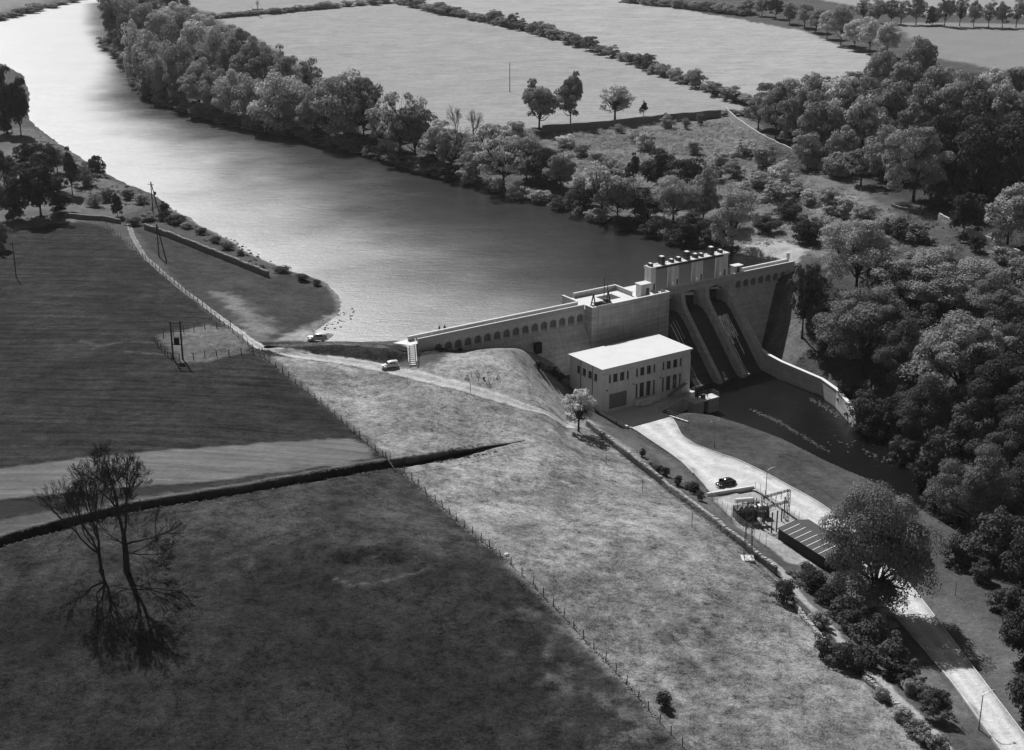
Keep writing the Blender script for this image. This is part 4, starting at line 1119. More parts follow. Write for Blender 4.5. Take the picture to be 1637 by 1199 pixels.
# ------------------------------------------------------------------ post and wire fences
def fence(pts, label, spacing=3.0, h=1.25, r=.075, wires=3, seed=0, posts_at=None, wire_r=.012):
    rg = random.Random(seed); o = thing('fence', label, 'fence', (0, 0, 0))
    P2 = [np.array(p[:2]) for p in pts]
    seg = [np.linalg.norm(b - a) for a, b in zip(P2[:-1], P2[1:])]; cum = np.concatenate([[0], np.cumsum(seg)])
    if posts_at is None:
        n = int(cum[-1] / spacing); S = [min(max(k * spacing + rg.uniform(-.35, .35), 0), cum[-1]) for k in range(n + 1)]
        Q = [np.array([np.interp(s, cum, [p[0] for p in P2]), np.interp(s, cum, [p[1] for p in P2])]) for s in S]
    else: Q = P2
    m = MB(); m.tube([(0, 0, -.25), (0, 0, h), (0, 0, h + .06)], [r, r * .9, r * .4], 6); proto = None; tops = []
    for q in Q:
        z = Tz(*q)
        if proto is None: proto = po = m.build('post', M['timber'], o)
        else: po = link('post', proto.data, o)
        po.location = (q[0], q[1], z); po.rotation_euler = (rg.gauss(0, .05), rg.gauss(0, .05), rg.uniform(0, 3)); sc = rg.uniform(.85, 1.15); po.scale = (1, 1, sc)
        tops.append((q[0], q[1], z))
    if wires:
        w = MB()
        for k in range(wires):
            hh = h * (k + 1) / (wires + .3)
            for a, b in zip(tops[:-1], tops[1:]): w.tube([(a[0], a[1], a[2] + hh), (b[0], b[1], b[2] + hh)], wire_r, 3, False)
        w.build('wires', M['grey_metal'], o, fix=False)
    return o
fence(Gp([(172,362),(185,374),(215,400),(262,440),(330,496),(405,559),(460,603),(520,651),(575,700),(626,741)]), 'long post and wire fence from the shore wall down to the ditch', 2.9, seed=1)
fence(Gp([(645,757),(700,806),(765,862),(830,915),(900,985),(975,1065),(1050,1150),(1110,1215)]), 'post and wire fence between the dark foreground field and the bright field', 2.9, 1.35, seed=2)
ENC = [(419,566),(405,566.5),(386,567),(366,568),(346.7,569.4),(327.7,571),(309.4,574.3),(286.8,576),(274.6,577.5),(268.5,571),(263.6,567),(258,560),(253,555),(248,548.6),(261,541),(277,536),(294,532),(310,530),(328,526.5),(346.7,524.8),(368,523)]
fence([G(*p) for p in ENC], 'fence of stout posts around the twin-pole transformer enclosure', h=1.35, r=.1, wires=2, seed=3, posts_at=True)
m = MB(); a, b = G(617, 734), G(632, 755); gt = thing('ditch_rail', 'pale rail across the ditch where the fence crosses it', 'rail', (0, 0, 0))
m.tube([a + np.array([0, 0, .5]), b + np.array([0, 0, .4])], .09, 6); m.build('rail', M['timber'], gt)
m = MB(); m.tube([a, a + np.array([0, 0, 1.3])], .1, 6); m.build('post', M['timber'], gt)

# ------------------------------------------------------------------ poles
def pole_thing(label, name='utility_pole'): return thing(name, label, 'pole', (0, 0, 0))
up = np.array([0, 0, 1.0])
o = pole_thing('twin-pole transformer mast in the fenced corner of the dark field', 'transformer_mast')
a, b = G(277, 574.5), G(292.3, 574.5); H = 8.1
for p in (a, b): m = MB(); m.tube([p - up * .3, p + up * H], [.2, .15], 8); m.build('pole', M['timber'], o)
d = (b - a) / np.linalg.norm(b - a)
for z, e in ((H - .5, .45), (H - 2.2, .35)): m = MB(); m.tube([a - d * e + up * z, b + d * e + up * z], .09, 6); m.build('cross_arm', M['timber'], o)
c = (a + b) / 2 + up * 3.9
m = MB(); m.box(-.5, .5, -.4, .4, -.75, .75); t = m.build('transformer', M['black'], o); t.location = c; t.rotation_euler = (0, 0, math.atan2(d[1], d[0]))
m = MB(); m.tube([a + up * 3.1, b + up * 3.1], .1, 6); m.build('platform_beam', M['timber'], o)
for k in (-.6, 0, .6): m = MB(); q = (a + b) / 2 + d * k + up * (H - .45); m.tube([q, q + up * .35], [.09, .05], 6); m.build('insulator', M['porcelain'], o)
def a_pole(pl, pr, pt, label, box=False):
    o = pole_thing(label); a, b = G(*pl), G(*pr); s = px_per_m(a) * .94; H = (pl[1] - pt[1]) / s; top = a + up * H
    for p in (a, b): m = MB(); m.tube([p - up * .3, top + (p - a) * .03], [.17, .12], 8); m.build('leg', M['timber'], o)
    m = MB(); m.tube([a * .55 + top * .45, b * .55 + top * .45], .08, 6); m.build('brace', M['timber'], o)
    m = MB(); m.tube([top - up * .8 + np.array([-.9, .3, 0]), top - up * .8 + np.array([.9, -.3, 0])], .07, 6); ca = m.build('cross_arm', M['timber'], o)
    for k in (-.8, .8): m = MB(); q = top - up * .75 + np.array([k, -k / 3, 0]); m.tube([q, q + up * .25], [.07, .04], 6); m.build('insulator', M['porcelain'], ca)
    if box: q = b * .35 + top * .65; m = MB(); m.box(q[0], q[0] + .6, q[1] - .3, q[1] + .3, q[2] - .4, q[2] + .4); m.build('switch_box', M['black'], o)
a_pole((254.3, 410), (266.7, 418), (253.4, 360), 'A-shaped double pole on the grass inside the shore wall')
a_pole((244.7, 339), (255.4, 343), (244.3, 292.7), 'A-shaped double pole with a box at the water edge', True)
def single(px, py, top, label, r=.13, arm=False):
    o = pole_thing(label); a = G(px, py); H = (py - top) / (px_per_m(a) * .94)
    m = MB(); m.tube([a - up * .3, a + up * H], [r, r * .7], 8); m.build('pole', M['timber'], o)
    if arm: m = MB(); m.tube([a + up * (H - .4) + np.array([-.7, 0, 0]), a + up * (H - .4) + np.array([.7, 0, 0])], .06, 5); m.build('cross_arm', M['timber'], o)
single(26, 443, 389, 'single wooden pole at the left edge of the dark field', .15, True)
single(815, 147, 104, 'lone pole standing in the middle of the far bright field', .17)
for x, y, t, w in ((969, 741, 726, 'nearest the lone tree'), (1027, 786, 767, 'midway along the long boundary wall'), (1106, 843, 822, 'nearest the lattice mast'), (651, 613, 602, 'on the rough grass below the white-topped car'), (752, 628, 612, 'beside the track below the survey frames'), (1527, 952, 932, 'on the grass verge right of the road')):
    o = thing('stake', 'thin upright stake ' + w, 'stake', G(x, y), 0, 'stakes in the grass'); m = MB(); m.tube([(0, 0, -.1), (0, 0, (y - t) / 7.8)], .05, 5); m.tube([(0, .02, .2), (.02, .05, (y - t) / 9)], .03, 4); m.build('stake_pole', M['timber'], o)

# small survey frames on the knoll
for x, y, w in ((747, 607, 'leftmost of the four'), (762.5, 599.4, 'farthest from the track'), (781, 615.5, 'closest to the track'), (796, 607.4, 'rightmost of the four')):
    o = thing('survey_frame', 'small triangular timber frame on the knoll, ' + w, 'frame', G(x, y), random.uniform(0, 1), 'triangular frames on the knoll')
    for k in range(3):
        t = k * 2.094; m = MB(); m.tube([(.6 * math.cos(t), .6 * math.sin(t), -.1), (0, 0, 1.1)], .035, 5); m.build('leg', M['timber'], o)
        t2 = t + 2.094; m = MB(); m.tube([(.5 * math.cos(t), .5 * math.sin(t), .2), (.5 * math.cos(t2), .5 * math.sin(t2), .2)], .03, 5); m.build('rail', M['timber'], o)
for x, y, w in ((753.8, 602, 'between the left frames'), (764.8, 611, 'in the middle front'), (780, 601.6, 'with a crosspiece at the back'), (789.7, 611, 'between the right frames')):
    o = thing('marker_post', 'thin marker post on the knoll ' + w, 'post', G(x, y), 0, 'marker posts on the knoll'); m = MB(); m.tube([(0, 0, -.1), (0, 0, 1.1)], .045, 5); m.build('shaft', M['timber'], o)
    if 'crosspiece' in w: m = MB(); m.tube([(-.4, 0, .8), (.4, 0, .8)], .06, 5); m.build('crosspiece', M['timber'], o)
o = thing('rain_gauge', 'small dark drum between the triangular frames on the knoll', 'gauge', G(773.5, 606.7)); m = MB(); m.tube([(0, 0, -.1), (0, 0, .5)], .22, 8); m.build('drum', M['dark_metal'], o); m = MB(); m.tube([(0, 0, .5), (0, 0, .62)], [.26, .2], 8); m.build('funnel', M['grey_metal'], o)

# ------------------------------------------------------------------ substation
def bar_lattice(m, p0, p1, w, r=.045, n=6, dirs=((1, 0, 0), (0, 1, 0))):
    p0, p1 = np.array(p0, float), np.array(p1, float); a, b = np.array(dirs[0]) * w / 2, np.array(dirs[1]) * w / 2
    cs = [a + b, a - b, -a - b, -a + b]
    for c in cs: m.tube([p0 + c, p1 + c], r, 4)
    for k in range(n):
        q0, q1 = p0 + (p1 - p0) * k / n, p0 + (p1 - p0) * (k + 1) / n
        for i in range(4):
            c0, c1 = (cs[i], cs[(i + 1) % 4]) if k % 2 else (cs[(i + 1) % 4], cs[i]); m.tube([q0 + c0, q1 + c1], r * .6, 3)
pl = G(1217, 846, -15); pr = G(1258, 834, -15); Hc = 6.3
o = thing('switchyard_gantry', 'lattice steel portal with hanging insulators in the substation', 'gantry', (0, 0, 0))
dv_ = pr - pl; Lg = np.linalg.norm(dv_); dg = dv_ / Lg; ng = np.array([-dg[1], dg[0], 0])
for p in (pl, pr): m = MB(); bar_lattice(m, p - up * .2, p + up * Hc, .42, .05, 9, (dg, ng)); m.build('column', M['dark_metal'], o)
for z in (Hc - .2, Hc - 2.3): m = MB(); bar_lattice(m, pl + up * z, pr + up * z, .3, .045, 8, (ng, (0, 0, 1))); m.build('beam', M['dark_metal'], o)
for k in range(3):
    for z in (Hc - .4, Hc - 2.2):
        q = pl + dv_ * (.3 + .2 * k) + up * z; m = MB()
        for j in range(6): m.tube([q - up * (.18 * j + .05), q - up * (.18 * j + .15)], [.16, .07], 8)
        m.build('insulator', M['porcelain'] if j % 2 else M['dark_metal'], o)
o = thing('power_transformer', 'dark finned transformer with white bushings and conservator drum', 'transformer', G(1190, 832, -15), .18)
MB().box(-1.9, 1.9, -1.1, 1.1, .25, 2.6).build('tank', M['dark_metal'], o)
for k in range(9):
    for s in (-1, 1): MB().box(-1.7 + k * .42, -1.6 + k * .42, s * 1.12, s * 1.6, .5, 2.4).build('cooling_fin', M['dark_metal'], o)
m = MB(); m.tube([(-1.7, .6, 3.7), (1.5, .6, 3.7)], .42, 12); m.build('conservator', M['white_metal'], o)
for x in (-1.2, 1.0): m = MB(); m.tube([(x, .6, 2.6), (x, .6, 3.3)], .07, 5); m.build('bracket', M['dark_metal'], o)
for r_, (y, n) in enumerate(((-.7, 4), (0, 4))):
    for k in range(n):
        x = -1.35 + k * .85 + r_ * .25; m = MB()
        for j in range(5): m.tube([(x + .05 * j, y - .06 * j, 2.6 + .2 * j), (x + .05 * j + .03, y - .06 * j - .03, 2.76 + .2 * j)], [.19 - .015 * j, .08], 8)
        m.build('bushing', M['white_metal'], o)
MB().box(-2.3, 2.3, -1.7, 1.7, -.3, .22).build('plinth', M['concrete_lt'], o)
o = thing('switchgear', 'low dark switchgear frame with pale insulators beside the transformer', 'switchgear', G(1212, 836, -15), .2)
for x in (-1, 1): MB().box(x - .12, x + .12, -.4, .4, -.1, 2.0).build('leg_frame', M['dark_metal'], o)
MB().box(-1.3, 1.3, -.5, .5, 2.0, 2.25).build('bed', M['dark_metal'], o)
for k in range(3):
    m = MB(); x = -.9 + k * .9; m.tube([(x, 0, 2.25), (x, 0, 3.3)], [.2, .12], 8); m.build('breaker_pole', M['porcelain'], o); MB().box(x - .2, x + .2, -.5, .5, 3.3, 3.5).build('contact_head', M['white_metal'], o)
for x, y, h_, w in ((1233, 852, 3.7, 'tallest, nearest the black shed'), (1241, 850, 3.8, 'between two others by the black shed'), (1249, 833, 2.2, 'shortest, behind the black shed'), (1253, 829, 4.0, 'beside the gantry column')):
    o = thing('busbar_post', 'dark upright substation post, ' + w, 'post', G(x, y, -15), 0, 'busbar posts'); m = MB(); m.tube([(0, 0, -.1), (0, 0, h_)], .13, 6); m.build('shaft', M['dark_metal'], o); m = MB(); m.tube([(0, 0, h_), (0, 0, h_ + .25)], [.16, .1], 6); m.build('cap', M['dark_metal'], o)
o = thing('lattice_mast', 'slender lattice mast on a white base beside the stone wall', 'mast', G(1195, 894, -11))
m = MB()
for k in range(14): pass
w0, w1, Hm = .62, .42, 10.2
cs = [(1, 1), (1, -1), (-1, -1), (-1, 1)]
for c in cs: m.tube([(c[0] * w0, c[1] * w0, 0), (c[0] * w1, c[1] * w1, Hm)], .06, 4)
for k in range(14):
    f0, f1 = k / 14, (k + 1) / 14; a0, a1 = w0 + (w1 - w0) * f0, w0 + (w1 - w0) * f1
    for i in range(4):
        c0, c1 = (cs[i], cs[(i + 1) % 4]) if k % 2 else (cs[(i + 1) % 4], cs[i]); m.tube([(c0[0] * a0, c0[1] * a0, Hm * f0), (c1[0] * a1, c1[1] * a1, Hm * f1)], .03, 3)
m.build('lattice', M['dark_metal'], o)
for z in (Hm - .3, Hm - 1.6): m = MB(); m.tube([(-1.5, -.3, z), (1.5, .3, z)], .07, 5); m.build('cross_arm', M['dark_metal'], o)
for k in (-1.3, 0, 1.3): m = MB(); m.tube([(k, k * .2, Hm - .25), (k, k * .2, Hm + .3)], [.12, .06], 6); m.build('insulator', M['porcelain'], o)
MB().box(-1.0, 1.0, -1.0, 1.0, -.5, .28).build('base', M['roof'], o)
for x_, y_, w_, lab_ in ((1204, 818, .9, 'small dark cabinet with bushings behind the transformer'), (1222, 826, .7, 'dark switch cabinet between the gantry columns')):
    o = thing('switch_cabinet', lab_, 'cabinet', G(x_, y_, -15), .2); MB().box(-w_, w_, -.6, .6, -.1, 1.9).build('case', M['dark_metal'], o)
    for k in range(3):
        m = MB(); x = (-.6 + .6 * k) * w_; m.tube([(x, 0, 1.9), (x, 0, 2.15), (x, 0, 2.16), (x, 0, 2.5), (x, 0, 2.51), (x, 0, 2.8)], [.16, .12, .16, .12, .14, .06], 8); m.build('bushing', M['white_metal'], o)
# low wall and perimeter fence
a, b = G(1130, 794, -15), G(1205, 782, -15)
o = thing('low_wall', 'low straight concrete wall in front of the black car', 'wall', (0, 0, 0)); m = MB(); m.add([np.append((a + s * np.array([0, .25, 0]))[:2], a[2] + z) for z in (-.2, .75) for s in (-1, 1)] + [np.append((b + s * np.array([0, .25, 0]))[:2], b[2] + z) for z in (-.2, .75) for s in (-1, 1)], [(0, 4, 6, 2), (1, 3, 7, 5), (2, 6, 7, 3), (0, 2, 3, 1), (4, 5, 7, 6)]); m.build('wall', M['concrete_lt'], o)
fence([G(x, y, -15) for x, y in ((1131,796),(1150,812),(1165,826),(1178,838),(1195,852),(1215,868),(1235,880))], 'thin post fence on the field side of the substation', 1.9, 1.9, .035, 6, 5, None, .012)
fence([G(x, y, -15) for x, y in ((1207,783),(1232,802),(1262,824),(1300,850),(1320,866))], 'thin post fence between the substation and the road', 1.9, 1.9, .035, 6, 6, None, .012)
# black shed
e0, e1 = at(1243, 843, -12.6), at(1314, 888, -12.6); r0 = at(1259, 828, -12.0)
du = (e1 - e0); Ls = np.linalg.norm(du[:2]); th_ = math.atan2(du[1], du[0]); dep = abs(np.cross(du[:2] / Ls, (r0 - e0)[:2])) * 1.0
o = thing('shed', 'long black shed with pale battens on its dark roof', 'shed', (e0[0], e0[1], -14.95), th_)
Wd = float(dep) * 1.1; hE, hR = 2.35, 2.95
m = MB(); m.prism([(0.15, -.3), (Wd * 2 - .15, -.3), (Wd * 2 - .15, hE - .1), (Wd, hR - .15), (.15, hE - .1)], lambda y, z: (.1, y, z), lambda y, z: (Ls + 1.4, y, z)); m.build('wall', M['black'], o)
for nm, y0, z0, y1, z1 in (('roof_slope', -.15, hE - .05, Wd, hR), ('roof_slope', Wd * 2 + .15, hE - .05, Wd, hR)):
    m = MB(); m.add([(x, y, z + t) for t in (-.06, .03) for x, y, z in ((-.1, y0, z0), (Ls + 1.6, y0, z0), (Ls + 1.6, y1, z1), (-.1, y1, z1))], [(3, 2, 1, 0), (4, 5, 6, 7), (0, 1, 5, 4), (1, 2, 6, 5), (2, 3, 7, 6), (3, 0, 4, 7)])
    r_ = m.build(nm, M['shed_roof'], o)
    if y0 < 0:
        for k in range(9):
            x = .1 + k * (Ls + 1.2) / 8.3; m = MB(); m.add([(a_, y, z + t) for t in (.032, .1) for a_, y, z in ((x, y0, z0), (x + .14, y0, z0), (x + .14, y1, z1), (x, y1, z1))], [(3, 2, 1, 0), (4, 5, 6, 7), (0, 1, 5, 4), (1, 2, 6, 5), (2, 3, 7, 6), (3, 0, 4, 7)]); m.build('batten', M['coping'], r_)
MB().box(Ls * .42, Ls * .42 + 1.2, -1.1, -.5, -.1, .15).build('door_step', M['concrete_lt'], o)

# ------------------------------------------------------------------ stones, spits and kerbs by the water
def rocks(name, pts, n, spread, size, z, material, label, seed):
    rg = random.Random(seed); m = MB(); P_ = [np.array(p) for p in pts]
    for _ in range(n):
        i = rg.randrange(len(P_) - 1); t = rg.random(); c = P_[i] * (1 - t) + P_[i + 1] * t; r = rg.uniform(.3, 1) * size
        c = c + np.array([rg.gauss(0, spread), rg.gauss(0, spread * .7), 0]); st_ = len(m.v)
        m.ball((c[0], c[1], z + rg.uniform(-.2, .1) * size), r, 6, 4, .55)
        for k in range(st_, len(m.v)): m.v[k] = tuple(a_ + rg.uniform(-.16, .16) * r for a_ in m.v[k])
    return tag(m.build(name, M[material], None, fix=False), label, None, None, 'stuff')
rocks('rock_spit', [at(x, y, RL) for x, y in ((1200, 655), (1240, 672), (1270, 690), (1327, 724))], 260, .35, .3, RL + .02, 'stone_dk', 'thin line of stones and debris across the dark tail water', 1)
rocks('rock_spit', [at(x, y, RL) for x, y in ((1295, 638), (1325, 655), (1345, 668))], 110, .5, .35, RL + .02, 'stone_dk', 'pale stones in the water below the curved basin wall', 2)
rocks('river_boulders', [at(x, y, RL) for x, y in ((1340, 700), (1380, 718), (1420, 735), (1450, 745))], 45, 2.0, .4, RL - .02, 'stone_dk', 'scattered boulders where the tail water narrows', 3)
rocks('shore_stones', [at(x, y, WL) for x, y in ((470, 540), (500, 528), (540, 515), (548, 492))], 90, 1.4, .35, WL + .02, 'stone_dk', 'low stones along the shallow corner of the reservoir', 4)
rocks('shore_stones', [at(x, y, WL) for x, y in ((270, 338), (320, 364), (370, 388), (430, 422))], 120, .8, .45, WL + .05, 'stone_dk', 'dark stones along the reservoir edge below the shore wall', 5)
a, b, c = at(1312, 742, -18.2), at(1340, 753, -18.2), at(1366, 769, -18.2); o = thing('bank_slab', 'white concrete edge of the grass bank by the tail water', 'kerb', (0, 0, 0)); m = MB()
m.add([a, b, c, c + np.array([-1.5, -1.6, .9]), b + np.array([-1.0, -1.2, .8]), a + np.array([-.3, -.4, .6])] + [], [(0, 1, 4, 5), (1, 2, 3, 4)]); m.add([a, b, c, a - up, b - up, c - up], [(0, 3, 4, 1), (1, 4, 5, 2)]); m.build('slab', M['coping'], o)
o = thing('boulder', 'white boulder by the fence between the dark and bright fields', 'stone', G(810, 888)); m = MB(); m.ball((0, 0, .1), .42, 9, 7, .8); m.build('stone', M['coping'], o, smooth=True)
# tiny white cottage beyond the far field
o = thing('cottage', 'tiny white cottage at the far hedge', 'house', G(412, 20), .3); MB().box(-3, 3, -2, 2, -.3, 2.4).build('wall', M['coping'], o); m = MB(); m.prism([(-2.2, 2.38), (2.2, 2.38), (0, 3.8)], lambda y, z: (-3.2, y, z), lambda y, z: (3.2, y, z)); m.build('roof', M['concrete_lt'], o)

o = thing('yard_kerb', 'broken white kerb stones where the grass bank meets the shaded yard', 'kerb', (0, 0, 0))
for (xa, ya), (xb, yb) in (((959, 660), (970, 666)), ((972, 667), (985, 674)), ((988, 675.5), (1003, 683))):
    a, b = at(xa, ya, -15.7), at(xb, yb, -15.7); d = (b - a) / np.linalg.norm(b - a); n = np.array([-d[1], d[0], 0]) * .22
    m = MB(); q = [a - n, b - n, b + n, a + n]; m.add([p - up * .5 for p in q] + [p + up * .3 for p in q], [(4, 5, 6, 7), (0, 1, 5, 4), (1, 2, 6, 5), (2, 3, 7, 6), (3, 0, 4, 7)]); m.build('kerb_stone', M['coping'], o)

# ------------------------------------------------------------------ vegetation prototypes (unit height, unit width, base at the origin)
def leaf_mesh(name, centers, radii, n_per, size, rg, up_bias=.25):
    nC = len(centers); c = np.repeat(centers, n_per, 0); r = np.repeat(radii, n_per, 0); n = len(c)
    d = rg.normal(size=(n, 3)); d /= np.linalg.norm(d, axis=1, keepdims=True); d[:, 2] = np.where(d[:, 2] < -.3, -d[:, 2] * .6, d[:, 2])
    p = c + d * r * (rg.uniform(.4, 1.0, (n, 1)) ** .4)
    nn = d * 1.0 + rg.normal(size=(n, 3)) * .33; nn[:, 2] += up_bias; nn /= np.linalg.norm(nn, axis=1, keepdims=True)
    t = np.cross(nn, rg.normal(size=(n, 3))); t /= np.linalg.norm(t, axis=1, keepdims=True) + 1e-9; b = np.cross(nn, t)
    s = size * rg.uniform(.55, 1.25, (n, 1)); s2 = s * rg.uniform(.5, .9, (n, 1))
    V = np.stack([p - t * s, p - b * s2 + nn * s * .15, p + t * s, p + b * s2 - nn * s * .1], 1).reshape(-1, 3)
    return np_mesh(name, V, np.arange(n * 4).reshape(n, 4))

def branch_tubes(segs, name, sides=5):
    m = MB()
    for pts, rad in segs: m.tube(pts, rad, sides, False)
    me = bpy.data.meshes.new(name); me.from_pydata(m.v, [], m.f); return me

def limbs(rg, targets, trunk_h, r0, lean=(0, 0)):
    segs = []; tp = np.array([lean[0], lean[1], trunk_h]); mid = tp * .5 + np.array([lean[0] * .2, 0, 0])
    segs.append(([np.array([0, 0, -.02]), np.array([0, 0, .03]), mid, tp, tp + np.array([0, 0, .25])], [r0 * 1.5, r0 * 1.1, r0 * .9, r0 * .75, r0 * .3]))
    for t in targets:
        st_ = tp * rg.uniform(.75, 1.0) + np.array([0, 0, rg.uniform(0, .12)]); mid = st_ * .45 + t * .55 + np.array([0, 0, -.05]) + rg.normal(size=3) * .025
        segs.append(([st_, mid, t], [r0 * .5, r0 * .3, r0 * .1]))
        for _ in range(2):
            e = t + rg.normal(size=3) * .09 + np.array([0, 0, .03]); segs.append(([mid, (mid + e) / 2 + rg.normal(size=3) * .02, e], [r0 * .22, r0 * .13, r0 * .05]))
    return segs

def make_proto(kind, seed, nleaf):
    rg = np.random.default_rng(seed); lean = (0, 0); r0 = .024; trunk_h = .3; size = .021; n_per = 70
    if kind == 'round':    cz, rx, rz, nc, cr = .54, .47, .44, 58, (.10, .165); trunk_h = .22
    elif kind == 'oval':   cz, rx, rz, nc, cr = .53, .46, .46, 58, (.09, .15); trunk_h = .2
    elif kind == 'broad':  cz, rx, rz, nc, cr = .52, .5, .45, 85, (.075, .145); trunk_h = .2
    elif kind == 'dense':  cz, rx, rz, nc, cr = .48, .47, .48, 66, (.10, .18); trunk_h = .16
    elif kind == 'sparse': cz, rx, rz, nc, cr = .58, .47, .40, 46, (.065, .12); trunk_h = .27; r0 = .026
    elif kind == 'cone':   cz, rx, rz, nc, cr = .50, .44, .48, 60, (.08, .13); trunk_h = .16
    elif kind == 'bush':   cz, rx, rz, nc, cr = .42, .46, .46, 34, (.13, .22); trunk_h = .12; r0 = .02; size = .034
    elif kind == 'bushy':  cz, rx, rz, nc, cr = .40, .48, .48, 46, (.10, .18); trunk_h = .12; r0 = .02; size = .03
    if kind == 'sparse' and nleaf > 16000: nc, cr = 150, (.04, .07)
    C, R = [], []
    ph = rg.uniform(0, 6.28, 4); am = rg.uniform(.08, .2, 4)
    while len(C) < nc:
        d = rg.normal(size=3); d /= np.linalg.norm(d); th = math.atan2(d[1], d[0])
        if d[2] < -.8 and kind not in ('dense', 'bush', 'bushy'): continue
        bump_ = 1 + am[0] * math.sin(2 * th + ph[0]) + am[1] * math.sin(3 * th + ph[1]) * (1 - abs(d[2])) + am[2] * math.sin(4 * d[2] + ph[2] + th)
        f = (rg.uniform(.62, .9) if rg.random() < .8 else rg.uniform(.15, .6)) * bump_
        x = np.array([d[0] * rx * f, d[1] * rx * f, cz + d[2] * rz * f])
        if kind == 'cone':
            k = max(.25, 1.25 - x[2]); x[0] *= k; x[1] *= k
        if kind in ('round', 'broad', 'sparse') and d[2] < 0: x[:2] *= 1 + .12 * d[2]
        x[2] = max(x[2], .07); C.append(x); r = rg.uniform(*cr); R.append([r * rg.uniform(.9, 1.3), r * rg.uniform(.9, 1.3), r * rg.uniform(.65, .95)])
    C, R = np.array(C), np.array(R)
    n_per = max(8, int(nleaf / nc)); size = size * (.9 if nleaf > 9000 else 1.15)
    if nleaf > 16000: size *= .62 if nleaf < 50000 else .5
    if kind == 'sparse' and nleaf < 16000: n_per = int(n_per * .55); R *= 1.1
    leaves = leaf_mesh('crown', C, R, n_per, size, rg)
    tg = C[rg.choice(len(C), min(len(C), 26 if kind == 'sparse' else 14), replace=False)]
    if kind == 'sparse': tg = C
    trunk = branch_tubes(limbs(rg, tg, trunk_h, r0, lean), 'trunk')
    return trunk, leaves

def bare_mesh(seed, depth=7, spread=.5, nkids=(2, 3), forks=1, r0=.022, up_=.14, side=True):
    rg = np.random.default_rng(seed); segs = []
    def grow(p, d, L, r, k):
        d = d / np.linalg.norm(d); q = p + d * L * .5 + rg.normal(size=3) * L * .05; e = q + (d + rg.normal(size=3) * .12) * L * .5
        r = max(r, .0012); segs.append(([p, q, e], [r, r * .86, r * .72]))
        if k == 0: return
        n = int(rg.integers(nkids[0], nkids[1] + 1))
        for i in range(n):
            nd = d + rg.normal(size=3) * spread * (1 if i else .45); nd[2] += up_
            grow(e if i < 2 else q, nd, L * rg.uniform(.66, .86), r * (rg.uniform(.66, .78) if i == 0 else rg.uniform(.45, .62)), k - 1)
    base = np.zeros(3)
    segs.append(([np.array([0, 0, -.03]), np.array([0, 0, .02])], [r0 * 1.5, r0 * 1.15]))
    if forks == 1:
        segs.append(([np.array([0, 0, .02]), np.array([.004, 0, .16]), np.array([0, .004, .27])], [r0 * 1.15, r0, r0 * .9]))
        grow(np.array([0, .004, .27]), np.array([-.12, .1, 1.0]), .17, r0 * .72, depth); grow(np.array([0, .004, .25]), np.array([.2, -.1, 1.0]), .16, r0 * .62, depth)
        if side: grow(np.array([0, 0, .2]), np.array([1.0, .3, .25]), .13, r0 * .4, depth - 1); grow(np.array([0, 0, .14]), np.array([1.0, -.4, -.05]), .1, r0 * .33, depth - 1); grow(np.array([0, 0, .2]), np.array([-.9, .3, .35]), .09, r0 * .3, depth - 2)
    else:
        grow(np.array([0, 0, .02]), np.array([-.06, 0, 1.0]), .24, r0 * .85, depth); grow(np.array([.0, 0, .1]), np.array([-.28, .1, 1.0]), .2, r0 * .6, depth)
    return branch_tubes(segs, 'branches', 4)

PROTO = {}
def protos(kind, n, nleaf):
    PROTO[kind] = [make_proto(kind.split('_')[0], 100 + 13 * k + sum(map(ord, kind)), nleaf) for k in range(n)]
protos('round', 4, 9000); protos('oval', 3, 9000); protos('dense', 3, 8500); protos('sparse', 3, 6000); protos('cone', 2, 7000); protos('bush', 4, 2600); protos('bushy', 3, 4200)
protos('dense_fine', 1, 60000); protos('round_fine', 3, 30000); protos('broad_fine', 3, 40000); protos('oval_fine', 2, 28000)
_mat_copies = {}
def pmesh(kind, i, tone, bark):
    key = (kind, i, tone, bark)
    if key not in _mat_copies:
        t, l = PROTO[kind][i]; t, l = t.copy(), l.copy(); t.materials.clear(); l.materials.clear(); t.materials.append(M[bark]); l.materials.append(M[tone]); _mat_copies[key] = (t, l)
    return _mat_copies[key]
VR = random.Random(5)
TONE = {'p': 'leaf_pale', 'm': 'leaf_mid', 'd': 'leaf_dark', 'w': 'leaf_white', 'h': 'hedge'}
def plant(x, base, top, width, kind, tone, label, group=None, cat='tree', name=None, z=None, flat=1.0):
    """x, base, top, width in photograph pixels"""
    p = G(x, base, z); s = px_per_m(p); dep = math.atan2(CAMH - p[2], math.hypot(p[0], p[1]))
    wm = width / s; hm = max(.5, (base - top) / (s * math.cos(dep)) - .0)
    hm = max(.6, ((base - top) / s - wm * .18 * math.sin(dep)) / math.cos(dep))
    i = VR.randrange(len(PROTO[kind])); t, l = pmesh(kind, i, TONE[tone], 'bark')
    nm = name or ('bush' if cat == 'bush' else 'tree')
    o = thing(nm, label, cat, (p[0], p[1], p[2] - .05), VR.uniform(0, 6.28), group)
    o.scale = (wm * VR.uniform(.94, 1.06), wm * VR.uniform(.94, 1.06), hm)
    link('trunk' if cat == 'tree' else 'stems', t, o); link('crown' if cat == 'tree' else 'foliage', l, o)
    return o

